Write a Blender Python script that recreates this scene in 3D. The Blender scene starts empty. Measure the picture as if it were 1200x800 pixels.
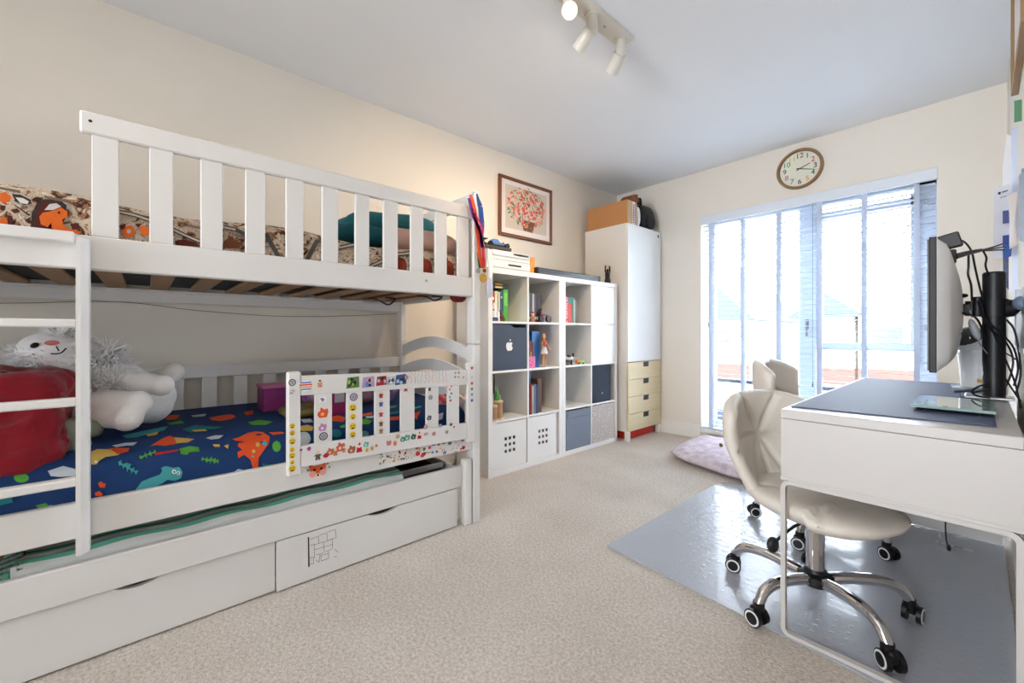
import bpy, bmesh, math, random
from mathutils import Vector, Matrix
random.seed(7)
PI = math.pi
# ------------------------------------------------------------------ camera, light, exposure
F_PX, EYE, HORIZON = 485.0, 1.008, 390.0
YAW = math.atan(548 / 485)
S = bpy.context.scene
COL = S.collection
cd = bpy.data.cameras.new('camera'); cam = bpy.data.objects.new('camera', cd); COL.objects.link(cam)
cam.location = (0, 0, EYE); cam.rotation_euler = (PI / 2, 0, YAW)
cd.sensor_fit = 'HORIZONTAL'; cd.sensor_width = 36; cd.lens = 36 * F_PX / 1200
cd.shift_y = -(400 - HORIZON) / 1200; cd.clip_start = .02
S.camera = cam
S.view_settings.view_transform = 'Standard'; S.view_settings.look = 'None'
S.view_settings.gamma = 1; S.view_settings.use_curve_mapping = False
S.view_settings.exposure = 1.54
w = bpy.data.worlds.new('sky'); S.world = w; w.use_nodes = True
bg = w.node_tree.nodes['Background']; bg.inputs[0].default_value = (.80, .90, 1, 1); bg.inputs[1].default_value = 7.2
def area(name, loc, rot, sx, sy, power, color=(1, 1, 1), portal=False, spread=PI):
    l = bpy.data.lights.new(name, 'AREA'); l.shape = 'RECTANGLE'; l.size = sx; l.size_y = sy
    l.energy = power; l.color = color; l.spread = spread
    if portal: l.cycles.is_portal = True
    o = bpy.data.objects.new(name, l); COL.objects.link(o); o.location = loc; o.rotation_euler = rot
    return o
area('window_portal', (-.975, 4.32, 1.1), (-PI / 2, 0, 0), 1.7, 2.2, 1, portal=True)
area('rear_fill_light', (-.6, -3.9, 1.45), (math.radians(97), 0, math.radians(-3)), 1.1, 2.0, 20, (.89, .94, 1), spread=math.radians(84))  # unseen fill added behind the camera to brighten the far end, no hallway there
area('overhead_fill_light', (-1.0, -.45, 2.48), (0, 0, 0), 1.5, 1.1, 2.0, (1, .84, .66))  # added weak warm fill below the ceiling, out of view, without any fixture

def ray(u, v):
    a = (u - 600) / F_PX; b = (HORIZON - v) / F_PX; c, s = math.cos(YAW), math.sin(YAW)
    return Vector((-s + a * c, c + a * s, b))
def atX(u, v, X): r = ray(u, v); t = X / r.x; return Vector((X, r.y * t, EYE + r.z * t))
def atY(u, v, Y): r = ray(u, v); t = Y / r.y; return Vector((r.x * t, Y, EYE + r.z * t))
def atZ(u, v, Z): r = ray(u, v); t = (Z - EYE) / r.z; return Vector((r.x * t, r.y * t, Z))

# ------------------------------------------------------------------ materials
def lin(c):
    r = []
    for x in c:
        x /= 255.; r.append(x / 12.92 if x <= .04045 else ((x + .055) / 1.055) ** 2.4)
    return (r[0], r[1], r[2], 1)
MC = {}
def mat(name, c, rough=.5, metal=0, var=0, vs=8, bump=0, bs=150, trans=0, ior=1.45, spec=.5, emit=None, es=0, coat=0, c2=None, sheen=0, stretch=None):
    if name in MC: return MC[name]
    m = bpy.data.materials.new(name); m.use_nodes = True; n = m.node_tree.nodes; L = m.node_tree.links
    p = n['Principled BSDF']; p.inputs['Base Color'].default_value = lin(c)
    p.inputs['Roughness'].default_value = rough; p.inputs['Metallic'].default_value = metal
    p.inputs['Transmission Weight'].default_value = trans; p.inputs['IOR'].default_value = ior
    p.inputs['Specular IOR Level'].default_value = spec; p.inputs['Coat Weight'].default_value = coat
    p.inputs['Sheen Weight'].default_value = sheen
    if emit: p.inputs['Emission Color'].default_value = lin(emit); p.inputs['Emission Strength'].default_value = es
    if var or c2 or bump:
        tc = n.new('ShaderNodeTexCoord'); mp = n.new('ShaderNodeMapping'); L.new(tc.outputs['Object'], mp.inputs[0])
        if stretch: mp.inputs['Scale'].default_value = stretch
    if var or c2:
        t = n.new('ShaderNodeTexNoise'); t.inputs['Scale'].default_value = vs; t.inputs['Detail'].default_value = 5
        L.new(mp.outputs[0], t.inputs[0])
        r = n.new('ShaderNodeValToRGB'); L.new(t.outputs[0], r.inputs[0])
        a = lin(c); b = lin(c2) if c2 else tuple(x * (1 - var) for x in a[:3]) + (1,)
        r.color_ramp.elements[0].position = .3; r.color_ramp.elements[1].position = .7
        r.color_ramp.elements[0].color = b; r.color_ramp.elements[1].color = a
        L.new(r.outputs[0], p.inputs['Base Color'])
    if bump:
        t = n.new('ShaderNodeTexNoise'); t.inputs['Scale'].default_value = bs; t.inputs['Detail'].default_value = 3
        L.new(mp.outputs[0], t.inputs[0]); b = n.new('ShaderNodeBump'); b.inputs['Strength'].default_value = bump
        b.inputs['Distance'].default_value = .004
        L.new(t.outputs[0], b.inputs['Height']); L.new(b.outputs[0], p.inputs['Normal'])
    MC[name] = m; return m
def flat(c, rough=.6): return mat('print_%02x%02x%02x' % tuple(int(x) for x in c), c, rough)

WALL = mat('cream_wall_paint', (232, 225, 214), .85, var=.02, vs=3, bump=.05, bs=300)
CEIL = mat('white_ceiling_paint', (238, 240, 243), .9, var=.01, vs=2)
TRIM = mat('white_gloss_trim', (236, 233, 228), .4)
BEDW = mat('white_painted_pine', (228, 226, 224), .38, var=.04, vs=6, bump=.06, bs=60, stretch=(1, .15, 1))
SHELF = mat('white_foil_board', (233, 233, 232), .35)
WARD = mat('white_wardrobe_board', (235, 231, 225), .35)
GLOSS = mat('white_gloss_front', (238, 241, 243), .12)
BIRCH = mat('pale_birch', (224, 208, 172), .45, var=.08, vs=3, stretch=(1, 1, 12))
BLACK = mat('black_plastic', (22, 22, 25), .45)
DARK = mat('dark_grey', (48, 50, 54), .55)
RUB = mat('black_rubber', (18, 18, 20), .35)
CHROME = mat('chrome', (215, 215, 218), .08, 1)
STEEL = mat('brushed_steel', (180, 182, 185), .3, 1)
WHT = mat('white_plastic', (232, 232, 232), .35)
GREY = mat('grey_plastic', (150, 154, 158), .4)
GLASS = mat('window_glass', (255, 255, 255), 0, trans=1, ior=1.01)
LEATHER = mat('cream_faux_leather', (228, 220, 209), .38, var=.03, vs=10, bump=.08, bs=400)
NAVY = mat('navy_box_card', (57, 68, 88), .6, var=.05)
CARD = mat('brown_cardboard', (196, 138, 88), .8, var=.05, vs=10)
TEAL = mat('teal_cotton', (14, 92, 104), .85, var=.15, vs=6, bump=.3, bs=60)
PINKF = mat('dusty_pink_fabric', (226, 188, 174), .85, var=.12, vs=8, bump=.3, bs=50)
PAPER = mat('white_paper', (236, 236, 240), .7)
SLATW = mat('bare_pine_slat', (172, 134, 98), .6, var=.2, vs=5, stretch=(1, 10, 10))
MATU = mat('dark_mattress_underside', (62, 66, 70), .9, var=.15, vs=20)
SHEET = mat('navy_cotton_sheet', (18, 58, 112), .85, var=.12, vs=4, bump=.15, bs=40)
FUR = mat('white_plush', (250, 249, 250), .95, bump=.4, bs=220, var=.03, vs=40, sheen=.3)
RED = mat('crimson_fleece', (150, 10, 34), .95, var=.3, vs=5, bump=.5, bs=150, sheen=.25)

def custom(name, c, rough=.8):
    m = bpy.data.materials.new(name); m.use_nodes = True
    p = m.node_tree.nodes['Principled BSDF']; p.inputs['Base Color'].default_value = lin(c); p.inputs['Roughness'].default_value = rough
    return m, m.node_tree.nodes, m.node_tree.links, p
# carpet
CARPET, n, L, p = custom('beige_loop_carpet', (200, 184, 166), .95)
tc = n.new('ShaderNodeTexCoord')
t1 = n.new('ShaderNodeTexNoise'); t1.inputs['Scale'].default_value = 90; t1.inputs['Detail'].default_value = 6; t1.inputs['Roughness'].default_value = .8
t2 = n.new('ShaderNodeTexNoise'); t2.inputs['Scale'].default_value = 2.5; t2.inputs['Detail'].default_value = 4
L.new(tc.outputs['Object'], t1.inputs[0]); L.new(tc.outputs['Object'], t2.inputs[0])
r1 = n.new('ShaderNodeValToRGB'); L.new(t1.outputs[0], r1.inputs[0])
r1.color_ramp.elements[0].position = .34; r1.color_ramp.elements[0].color = lin((186, 172, 158))
r1.color_ramp.elements[1].position = .62; r1.color_ramp.elements[1].color = lin((240, 233, 225))
mx = n.new('ShaderNodeMix'); mx.data_type = 'RGBA'; mx.blend_type = 'MULTIPLY'; mx.inputs[0].default_value = 1
r2 = n.new('ShaderNodeValToRGB'); L.new(t2.outputs[0], r2.inputs[0])
r2.color_ramp.elements[0].position = .3; r2.color_ramp.elements[0].color = (.86, .84, .82, 1); r2.color_ramp.elements[1].position = .7; r2.color_ramp.elements[1].color = (1, 1, 1, 1)
L.new(r1.outputs[0], mx.inputs[6]); L.new(r2.outputs[0], mx.inputs[7]); L.new(mx.outputs[2], p.inputs['Base Color'])
v1 = n.new('ShaderNodeTexVoronoi'); v1.inputs['Scale'].default_value = 170; L.new(tc.outputs['Object'], v1.inputs[0])
b = n.new('ShaderNodeBump'); b.inputs['Strength'].default_value = .6; b.inputs['Distance'].default_value = .005
ad = n.new('ShaderNodeMath'); ad.operation = 'SUBTRACT'; L.new(t1.outputs[0], ad.inputs[0]); L.new(v1.outputs[0], ad.inputs[1])
L.new(ad.outputs[0], b.inputs['Height']); L.new(b.outputs[0], p.inputs['Normal'])
# clear vinyl mat: semi-clear sheet over the pile, with rows of moulded studs
VINYL, n, L, p = custom('clear_vinyl_mat', (204, 210, 222), .24)
p.inputs['Alpha'].default_value = .62; p.inputs['Coat Weight'].default_value = .3
tc = n.new('ShaderNodeTexCoord'); v1 = n.new('ShaderNodeTexVoronoi'); v1.inputs['Scale'].default_value = 24; v1.inputs['Randomness'].default_value = .15
L.new(tc.outputs['Object'], v1.inputs[0]); r = n.new('ShaderNodeValToRGB'); L.new(v1.outputs[0], r.inputs[0])
r.color_ramp.elements[0].position = .1; r.color_ramp.elements[0].color = (1, 1, 1, 1); r.color_ramp.elements[1].position = .2; r.color_ramp.elements[1].color = (0, 0, 0, 1)
t1 = n.new('ShaderNodeTexNoise'); t1.inputs['Scale'].default_value = 120; L.new(tc.outputs['Object'], t1.inputs[0])
ad = n.new('ShaderNodeMath'); ad.operation = 'MULTIPLY_ADD'; ad.inputs[1].default_value = .35; L.new(t1.outputs[0], ad.inputs[0]); L.new(r.outputs[0], ad.inputs[2])
b = n.new('ShaderNodeBump'); b.inputs['Strength'].default_value = .35; b.inputs['Distance'].default_value = .003
L.new(ad.outputs[0], b.inputs['Height']); L.new(b.outputs[0], p.inputs['Normal'])
# striped teal blanket (stripes run along the bed)
STRIPE, n, L, p = custom('teal_striped_cotton', (120, 170, 160), .9)
tc = n.new('ShaderNodeTexCoord'); sx = n.new('ShaderNodeSeparateXYZ'); L.new(tc.outputs['Object'], sx.inputs[0])
m1 = n.new('ShaderNodeMath'); m1.operation = 'MULTIPLY_ADD'; m1.inputs[1].default_value = 11; m1.inputs[2].default_value = 40.755; L.new(sx.outputs[0], m1.inputs[0])
m2 = n.new('ShaderNodeMath'); m2.operation = 'FRACT'; L.new(m1.outputs[0], m2.inputs[0])
r = n.new('ShaderNodeValToRGB'); r.color_ramp.interpolation = 'CONSTANT'; L.new(m2.outputs[0], r.inputs[0])
e = r.color_ramp.elements; e[0].color = lin((234, 238, 236)); e[1].position = .25; e[1].color = lin((74, 176, 152))
for q, cc in ((.45, (176, 214, 202)), (.55, (234, 238, 236)), (.72, (196, 200, 200)), (.8, (110, 192, 170))):
    x = e.new(q); x.color = lin(cc)
L.new(r.outputs[0], p.inputs['Base Color'])
w1 = n.new('ShaderNodeTexNoise'); w1.inputs['Scale'].default_value = 160; L.new(tc.outputs['Object'], w1.inputs[0])
b = n.new('ShaderNodeBump'); b.inputs['Strength'].default_value = .5; b.inputs['Distance'].default_value = .004; L.new(w1.outputs[0], b.inputs['Height']); L.new(b.outputs[0], p.inputs['Normal'])
# brown and cream printed cotton
PRINT, n, L, p = custom('brown_cream_printed_cotton', (190, 170, 150), .85)
tc = n.new('ShaderNodeTexCoord'); t1 = n.new('ShaderNodeTexNoise'); t1.inputs['Scale'].default_value = 26; t1.inputs['Detail'].default_value = 3; t1.inputs['Distortion'].default_value = 1.5
L.new(tc.outputs['Object'], t1.inputs[0]); r = n.new('ShaderNodeValToRGB'); r.color_ramp.interpolation = 'CONSTANT'; L.new(t1.outputs[0], r.inputs[0])
e = r.color_ramp.elements; e[0].color = lin((70, 34, 22)); e[1].position = .36; e[1].color = lin((150, 112, 84))
for q, cc in ((.43, (208, 192, 172)), (.52, (188, 160, 136)), (.56, (226, 214, 198)), (.63, (120, 84, 60)), (.68, (210, 196, 178))):
    x = e.new(q); x.color = lin(cc)
L.new(r.outputs[0], p.inputs['Base Color'])
PRED = mat('russet_printed_cotton', (150, 52, 26), .85, c2=(92, 24, 16), vs=30)
DOTS, n, L, p = custom('dotted_grey_fabric', (190, 184, 180), .85)
tc = n.new('ShaderNodeTexCoord'); v1 = n.new('ShaderNodeTexVoronoi'); v1.inputs['Scale'].default_value = 42; v1.inputs['Randomness'].default_value = .6
L.new(tc.outputs['Object'], v1.inputs[0]); r = n.new('ShaderNodeValToRGB'); r.color_ramp.interpolation = 'CONSTANT'; L.new(v1.outputs[0], r.inputs[0])
r.color_ramp.elements[0].color = lin((232, 228, 226)); r.color_ramp.elements[1].position = .22; r.color_ramp.elements[1].color = lin((184, 176, 171)); L.new(r.outputs[0], p.inputs['Base Color'])
LILAC = mat('mauve_patterned_cover', (234, 226, 232), .8, c2=(200, 178, 192), vs=22, bump=.35, bs=18)

# ------------------------------------------------------------------ geometry collector
class G:
    def __init__(s): s.bm = bmesh.new()
    def merge(s, t, mi=0):
        vm = {v: s.bm.verts.new(v.co) for v in t.verts}
        for f in t.faces:
            try: g = s.bm.faces.new([vm[v] for v in f.verts]); g.material_index = mi if mi is not None else f.material_index
            except ValueError: pass
        t.free(); return s
    def box(s, x0, x1, y0, y1, z0, z1, bev=0, mi=0, M=None, seg=1):
        t = bmesh.new(); bmesh.ops.create_cube(t, size=1)
        for v in t.verts: v.co = Vector((x0 + (v.co.x + .5) * (x1 - x0), y0 + (v.co.y + .5) * (y1 - y0), z0 + (v.co.z + .5) * (z1 - z0)))
        if bev: bmesh.ops.bevel(t, geom=t.edges[:], offset=bev, segments=seg, profile=.6, affect='EDGES')
        if M is not None: bmesh.ops.transform(t, matrix=M, verts=t.verts)
        return s.merge(t, mi)
    def cyl(s, a, b, r0, r1=None, n=16, mi=0, cap=True):
        a, b = Vector(a), Vector(b); d = b - a; r1 = r0 if r1 is None else r1
        t = bmesh.new(); bmesh.ops.create_cone(t, cap_ends=cap, segments=n, radius1=r0, radius2=r1, depth=d.length)
        M = Matrix.Translation((a + b) / 2) @ d.to_track_quat('Z', 'Y').to_matrix().to_4x4()
        bmesh.ops.transform(t, matrix=M, verts=t.verts); return s.merge(t, mi)
    def tube(s, pts, r, n=8, mi=0, smooth=4, radii=None):
        P = [Vector(p) for p in pts]
        if smooth > 1 and len(P) > 2:
            Q = []; R = []
            for i in range(len(P) - 1):
                p0 = P[max(i - 1, 0)]; p1 = P[i]; p2 = P[i + 1]; p3 = P[min(i + 2, len(P) - 1)]
                for k in range(smooth):
                    t = k / smooth
                    Q.append(.5 * ((2 * p1) + (p2 - p0) * t + (2 * p0 - 5 * p1 + 4 * p2 - p3) * t * t + (3 * p1 - p0 - 3 * p2 + p3) * t ** 3))
                    if radii: R.append(radii[i] * (1 - t) + radii[i + 1] * t)
            Q.append(P[-1])
            if radii: R.append(radii[-1]); radii = R
            P = Q
        rings = []; up = Vector((0, 0, 1)); prev = None
        for i, p in enumerate(P):
            d = (P[min(i + 1, len(P) - 1)] - P[max(i - 1, 0)]).normalized()
            if prev is None:
                a = d.cross(up if abs(d.z) < .9 else Vector((1, 0, 0))).normalized()
            else:
                a = (prev - d * prev.dot(d)).normalized()
            prev = a; b = d.cross(a); rr = radii[i] if radii else r
            rings.append([s.bm.verts.new(p + a * rr * math.cos(2 * PI * k / n) + b * rr * math.sin(2 * PI * k / n)) for k in range(n)])
        for i in range(len(rings) - 1):
            for k in range(n):
                f = s.bm.faces.new((rings[i][k], rings[i][(k + 1) % n], rings[i + 1][(k + 1) % n], rings[i + 1][k])); f.material_index = mi
        f = s.bm.faces.new(rings[0][::-1]); f.material_index = mi; f = s.bm.faces.new(rings[-1]); f.material_index = mi
        return s
    def sph(s, c, r, rot=None, n=16, mi=0):
        if not hasattr(r, '__len__'): r = (r, r, r)
        t = bmesh.new(); bmesh.ops.create_uvsphere(t, u_segments=n, v_segments=max(6, n * 2 // 3), radius=1)
        M = Matrix.Translation(c) @ (rot.to_matrix().to_4x4() if rot else Matrix()) @ Matrix.Diagonal((r[0], r[1], r[2], 1))
        bmesh.ops.transform(t, matrix=M, verts=t.verts); return s.merge(t, mi)
    def prism(s, pts, off, mi=0):
        """polygon of 3D points extruded by the vector off"""
        off = Vector(off); A = [s.bm.verts.new(Vector(p)) for p in pts]; B = [s.bm.verts.new(Vector(p) + off) for p in pts]
        n = len(A); fs = [s.bm.faces.new(A[::-1]), s.bm.faces.new(B)]
        for i in range(n): fs.append(s.bm.faces.new((A[i], A[(i + 1) % n], B[(i + 1) % n], B[i])))
        for f in fs: f.material_index = mi
        return s
    def grid(s, fn, nu, nv, mi=0, thick=0, closeu=False):
        V = [[s.bm.verts.new(fn(i / nu, j / nv)) for j in range(nv + 1)] for i in range(nu + (0 if closeu else 1))]
        m = len(V)
        for i in range(nu):
            for j in range(nv):
                f = s.bm.faces.new((V[i][j], V[(i + 1) % m][j], V[(i + 1) % m][j + 1], V[i][j + 1])); f.material_index = mi
        return s
    def lathe(s, prof, c=(0, 0, 0), n=20, mi=0, M=None):
        t = bmesh.new(); V = [[t.verts.new((r * math.cos(2 * PI * k / n), r * math.sin(2 * PI * k / n), z)) for k in range(n)] for r, z in prof]
        for i in range(len(V) - 1):
            for k in range(n): t.faces.new((V[i][k], V[i][(k + 1) % n], V[i + 1][(k + 1) % n], V[i + 1][k]))
        t.faces.new(V[0][::-1]); t.faces.new(V[-1])
        bmesh.ops.transform(t, matrix=Matrix.Translation(c) @ (M or Matrix()), verts=t.verts); return s.merge(t, mi)

def off_of(p):
    o = Vector((0, 0, 0))
    while p is not None: o += p.location; p = p.parent
    return o
def obj(name, g, m, parent=None, base=None, sharp=35, kind=None, label=None, fixn=True):
    me = bpy.data.meshes.new(name); bm = g.bm if isinstance(g, G) else g
    if fixn: bmesh.ops.recalc_face_normals(bm, faces=bm.faces)
    o0 = off_of(parent) if parent else (Vector(base) if base is not None else Vector((0, 0, 0)))
    bmesh.ops.translate(bm, verts=bm.verts, vec=-o0)
    bm.to_mesh(me); bm.free()
    for x in (m if isinstance(m, (list, tuple)) else [m]): me.materials.append(x)
    me.polygons.foreach_set('use_smooth', [True] * len(me.polygons)); me.set_sharp_from_angle(angle=math.radians(sharp))
    o = bpy.data.objects.new(name, me); COL.objects.link(o); o.parent = parent
    if not parent: o.location = o0
    if kind: o['kind'] = kind
    if label: o['label'] = label
    return o
def tag(o, label, cat, group=None):
    o['label'] = label; o['category'] = cat
    if group: o['group'] = group
    return o
def thing(name, label, cat, loc=(0, 0, 0), group=None):
    o = bpy.data.objects.new(name, None); COL.objects.link(o); o.location = loc; o.empty_display_size = .1
    return tag(o, label, cat, group)
def one(name, g, m, label, cat, base, group=None, sharp=35):
    return tag(obj(name, g, m, None, base, sharp), label, cat, group)
def struct(name, g, m, parent=None): return obj(name, g, m, parent, kind='structure')
def copy_tree(o, parent=None):
    c = o.copy(); COL.objects.link(c); c.parent = parent
    for ch in list(o.children): copy_tree(ch, c)
    return c
def text_g(s, size, M, depth=0, off=0):
    cu = bpy.data.curves.new('lettering', 'FONT'); cu.body = s; cu.size = size; cu.align_x = 'CENTER'; cu.align_y = 'CENTER'; cu.extrude = depth; cu.offset = off
    o = bpy.data.objects.new('lettering', cu); COL.objects.link(o)
    dg = bpy.context.evaluated_depsgraph_get(); me = bpy.data.meshes.new_from_object(o.evaluated_get(dg))
    g = G(); t = bmesh.new(); t.from_mesh(me); bmesh.ops.transform(t, matrix=M, verts=t.verts); g.merge(t)
    bpy.data.objects.remove(o); bpy.data.curves.remove(cu); bpy.data.meshes.remove(me); return g
def pillow_fn(c, a, b, h, M=Matrix(), p=.5, rip=0.0, seed=0):
    """closed pillow surface: superellipse outline, puffed middle"""
    def fn(u, v):
        th = 2 * PI * u; ph = (v - .5) * PI
        ce, se = math.cos(th), math.sin(th)
        r = math.cos(ph) ** .55 if math.cos(ph) > 0 else 0
        x = a * math.copysign(abs(ce) ** p, ce) * r; y = b * math.copysign(abs(se) ** p, se) * r
        z = h * math.sin(ph)
        z += rip * math.sin(9 * x / a + 4 * y / b + seed) * math.cos(ph)
        return M @ Vector((x, y, z)) + Vector(c)
    return fn
def puff(g, c, a, b, h, M=Matrix(), p=.5, rip=0, seed=0, nu=40, nv=16, mi=0):
    g.grid(pillow_fn(c, a, b, h, M, p, rip, seed), nu, nv, mi, closeu=True)
    bmesh.ops.remove_doubles(g.bm, verts=g.bm.verts, dist=1e-5); return g
def rotm(x=0, y=0, z=0): return (Matrix.Rotation(z, 4, 'Z') @ Matrix.Rotation(y, 4, 'Y') @ Matrix.Rotation(x, 4, 'X'))

# ------------------------------------------------------------------ room shell
XL, XR, YN, YF, HC = -2.70, .113, -4.0, 3.96, 2.546
WX0, WX1, WZ0, WZ1, WT = -1.76, -.19, .09, 2.10, .34
struct('floor', G().box(XL - .1, XR + .1, YN - .1, YF + WT, -.08, 0), CARPET)
struct('ceiling', G().box(XL - .1, XR + .1, YN - .1, YF + WT, HC, HC + .08), CEIL)
struct('wall_left', G().box(XL - .1, XL, YN - .1, YF + WT, -.08, HC + .08), WALL)
struct('wall_right', G().box(XR, XR + .1, YN - .1, YF + WT, -.08, HC + .08), WALL)
struct('wall_back', G().box(XL, XR, YN - .1, YN, -.08, HC + .08), WALL)
g = G().box(XL, WX0, YF, YF + WT, 0, HC).box(WX1, XR, YF, YF + WT, 0, HC).box(WX0, WX1, YF, YF + WT, WZ1, HC).box(WX0, WX1, YF, YF + WT, -.08, WZ0)
struct('wall_far', g, WALL)
def skirting(name, x0, x1, y0, y1, along):
    g = G().box(x0, x1, y0, y1, 0, .115, .003)
    if along == 'y': g.box(x0 if x0 > -1 else x0, x1 - (.006 if x0 < -1 else -.0), y0, y1, .115, .13, .003)
    else: g.box(x0, x1, y0 + .006, y1, .115, .13, .003)
    struct(name, g, TRIM)
skirting('baseboard_left', XL, XL + .016, YN, YF, 'y')
skirting('baseboard_right', XR - .016, XR, YN, YF - .02, 'y')
skirting('baseboard_far', XL + .016, WX0, YF - .016, YF, 'x')
struct('baseboard_far_right', G().box(WX1, XR - .016, YF - .016, YF, 0, .13, .004), TRIM)
struct('trim_1', G().box(WX0 - .0, WX1 + .0, YF - .02, YF + .16, .07, .10, .004), TRIM)   # inner sill
# window
wf = mat('window_frame_upvc', (176, 188, 208), .3)
g = G().box(WX0, WX0 + .055, 4.14, 4.2, .1, 2.1, .004).box(WX1 - .10, WX1, 4.14, 4.2, .1, 2.1, .004).box(WX0, WX1, 4.14, 4.2, 2.045, 2.1, .004).box(WX0, WX1, 4.14, 4.2, .1, .16, .004)
win = struct('window_1', g, wf)
struct('mullion', G().box(-1.01, -.89, 4.13, 4.21, .1, 2.1, .004), wf, win)
struct('transom', G().box(-.89, WX1 - .1, 4.13, 4.2, .87, .93, .004), wf, win)
struct('sash', G().box(-.89, -.85, 4.12, 4.19, .93, 2.0, .003).box(-.33, -.29, 4.12, 4.19, .93, 2.0, .003).box(-.89, -.29, 4.12, 4.19, 1.93, 1.985, .003), wf, win)
struct('pane', G().box(WX0 + .05, -1.0, 4.165, 4.171, .15, 2.05), GLASS, win)
struct('pane', G().box(-.9, WX1 - .09, 4.165, 4.171, .92, 2.05), GLASS, win)
struct('pane', G().box(-.9, WX1 - .09, 4.165, 4.171, .15, .88), GLASS, win)
struct('window_handle', G().box(-.96, -.94, 4.10, 4.13, 1.04, 1.12, .004).box(-.957, -.943, 4.085, 4.10, .98, 1.09, .004), mat('handle_grey', (120, 126, 134), .3), win)
for hx, hz in ((-1.745, 1.06), (-.25, 1.92), (-.25, 1.02)):
    struct('hinge', G().box(hx - .008, hx + .008, 4.11, 4.14, hz, hz + .05, .002), GREY, win)

# venetian blind
BL = mat('white_blind_slat', (206, 214, 226), .45)
TAPE = mat('pale_blind_tape', (214, 222, 236), .8)
def sheer(m, k):      # thin cloth or thin plastic lets part of the daylight through
    n = m.node_tree.nodes; L = m.node_tree.links; p = n['Principled BSDF']; t = n.new('ShaderNodeBsdfTranslucent'); t.inputs[0].default_value = p.inputs['Base Color'].default_value
    x = n.new('ShaderNodeMixShader'); x.inputs[0].default_value = k; L.new(p.outputs[0], x.inputs[1]); L.new(t.outputs[0], x.inputs[2]); L.new(x.outputs[0], n['Material Output'].inputs[0])
sheer(BL, .03); sheer(TAPE, .3)
bx0, bx1, by = WX0 + .008, WX1 - .008, YF + .045
t = thing('venetian_blind', 'white slatted venetian blind hanging over the tall window', 'blind', ((bx0 + bx1) / 2, by, 2.1))
obj('headrail', G().box(bx0, bx1, YF + .012, YF + .07, 2.05, 2.095, .003), BL, t)
obj('valance', G().box(WX0 - .004, WX1 + .006, YF - .014, YF + .008, 2.035, 2.112, .004), mat('white_valance', (222, 228, 236), .4), t)
me = None; NS = 44
for i in range(NS):
    z = 2.02 - i * .0435
    if i == 0:
        first = obj('slat', G().box(bx0 - t.location.x, bx1 - t.location.x, -.018, .018, -.0018, .0018), BL); first.parent = t; me = first.data; o = first
    else: o = bpy.data.objects.new('slat', me); COL.objects.link(o); o.parent = t
    o.location = (0, 0, z - 2.1); o.rotation_euler = (math.radians(-4), 0, 0)
obj('bottom_rail', G().box(bx0, bx1, by - .026, by + .026, .10, .118, .003), BL, t)
for x in (-1.655, -1.386, -1.11, -.832, -.562, -.285):
    x = x * (by / 3.96)
    obj('ladder_tape', G().box(x - .015, x + .015, by - .0225, by - .0215, .11, 2.05).box(x - .015, x + .015, by + .0215, by + .0225, .11, 2.05), TAPE, t)
obj('lift_cord', G().cyl((-.88, by - .035, 2.05), (-.88, by - .035, .62), .0015, n=6).cyl((-.88, by - .035, .62), (-.88, by - .035, .58), .002, .006, n=8), mat('cord_dark', (90, 92, 98), .7), t)

# outside: two houses, brick garden wall, juliet balcony rail
one('balcony_rail', G().box(-2.2, .2, 4.46, 4.50, .50, .545, .004).box(-2.2, .2, 4.47, 4.49, .02, .05, .003).box(-2.2, -2.16, 4.46, 4.5, -.1, .5).box(.16, .2, 4.46, 4.5, -.1, .5).box(-1.0, -.96, 4.46, 4.5, -.1, .5), mat('balcony_grey', (46, 54, 66), .4), 'grey balcony rail outside the tall window', 'railing', (-1, 4.48, .02))
BR = mat('red_brick', (104, 66, 58), .85, var=.2, vs=12); REN = mat('pale_render', (225, 220, 212), .85); RF = mat('grey_roof_tile', (58, 68, 84), .8); WD = mat('far_pane', (60, 70, 84), .2)
one('ground', G().box(-40, 40, 5.5, 60, -3.3, -3.2), mat('pale_paving', (112, 110, 98), .9, var=.2, vs=.7), 'pale ground below the window', 'ground', (0, 20, -3.25))['kind'] = 'structure'
def house(x0, x1, y, eave, ridge, label):
    t = thing('house', label, 'house', ((x0 + x1) / 2, y + 3, -3.2), 'houses beyond the window')
    obj('wall', G().box(x0, x1, y, y + 6, -3.2, eave), REN, t); obj('brick_base', G().box(x0 - .03, x1 + .03, y - .05, y, -.45, .02), BR, t)
    xm = (x0 + x1) / 2
    obj('roof', G().prism([(x0 - .3, y - .3, eave - .1), (x1 + .3, y - .3, eave - .1), (xm, y - .3, ridge)], (0, 6.6, 0)), RF, t)
    k = int((x1 - x0) / 1.5)
    for i in range(k):
        xx = x0 + (i + .5) * (x1 - x0) / k
        for zz in (.45, -2.2):
            f = obj('window', G().box(xx - .35, xx + .35, y - .06, y, zz, zz + .8, .01), TRIM, t); obj('pane', G().box(xx - .3, xx + .3, y - .07, y - .06, zz + .05, zz + .75), WD, f)
    return t
house(-9.6, -4.75, 14, 1.5, 4.0, 'far pale gabled house at the left of the window view')
house(-3.5, -2.3, 14.6, 1.55, 2.15, 'far pale gabled house right of the window post')
t = thing('house', 'far low terrace with a shallow grey roof at the right of the window view', 'house', (-.3, 16, -3.2), 'houses beyond the window')
obj('wall', G().box(-2.2, 2.2, 14.6, 19, -3.2, 1.5), REN, t); obj('roof', G().prism([(-2.25, 14.4, 1.5), (-2.25, 19.2, 1.5), (-2.25, 19.2, 1.72), (-2.25, 15.6, 1.72)], (4.6, 0, 0)), RF, t); obj('brick_base', G().box(-2.2, 2.2, 14.55, 14.6, -.5, .05), BR, t)
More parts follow.
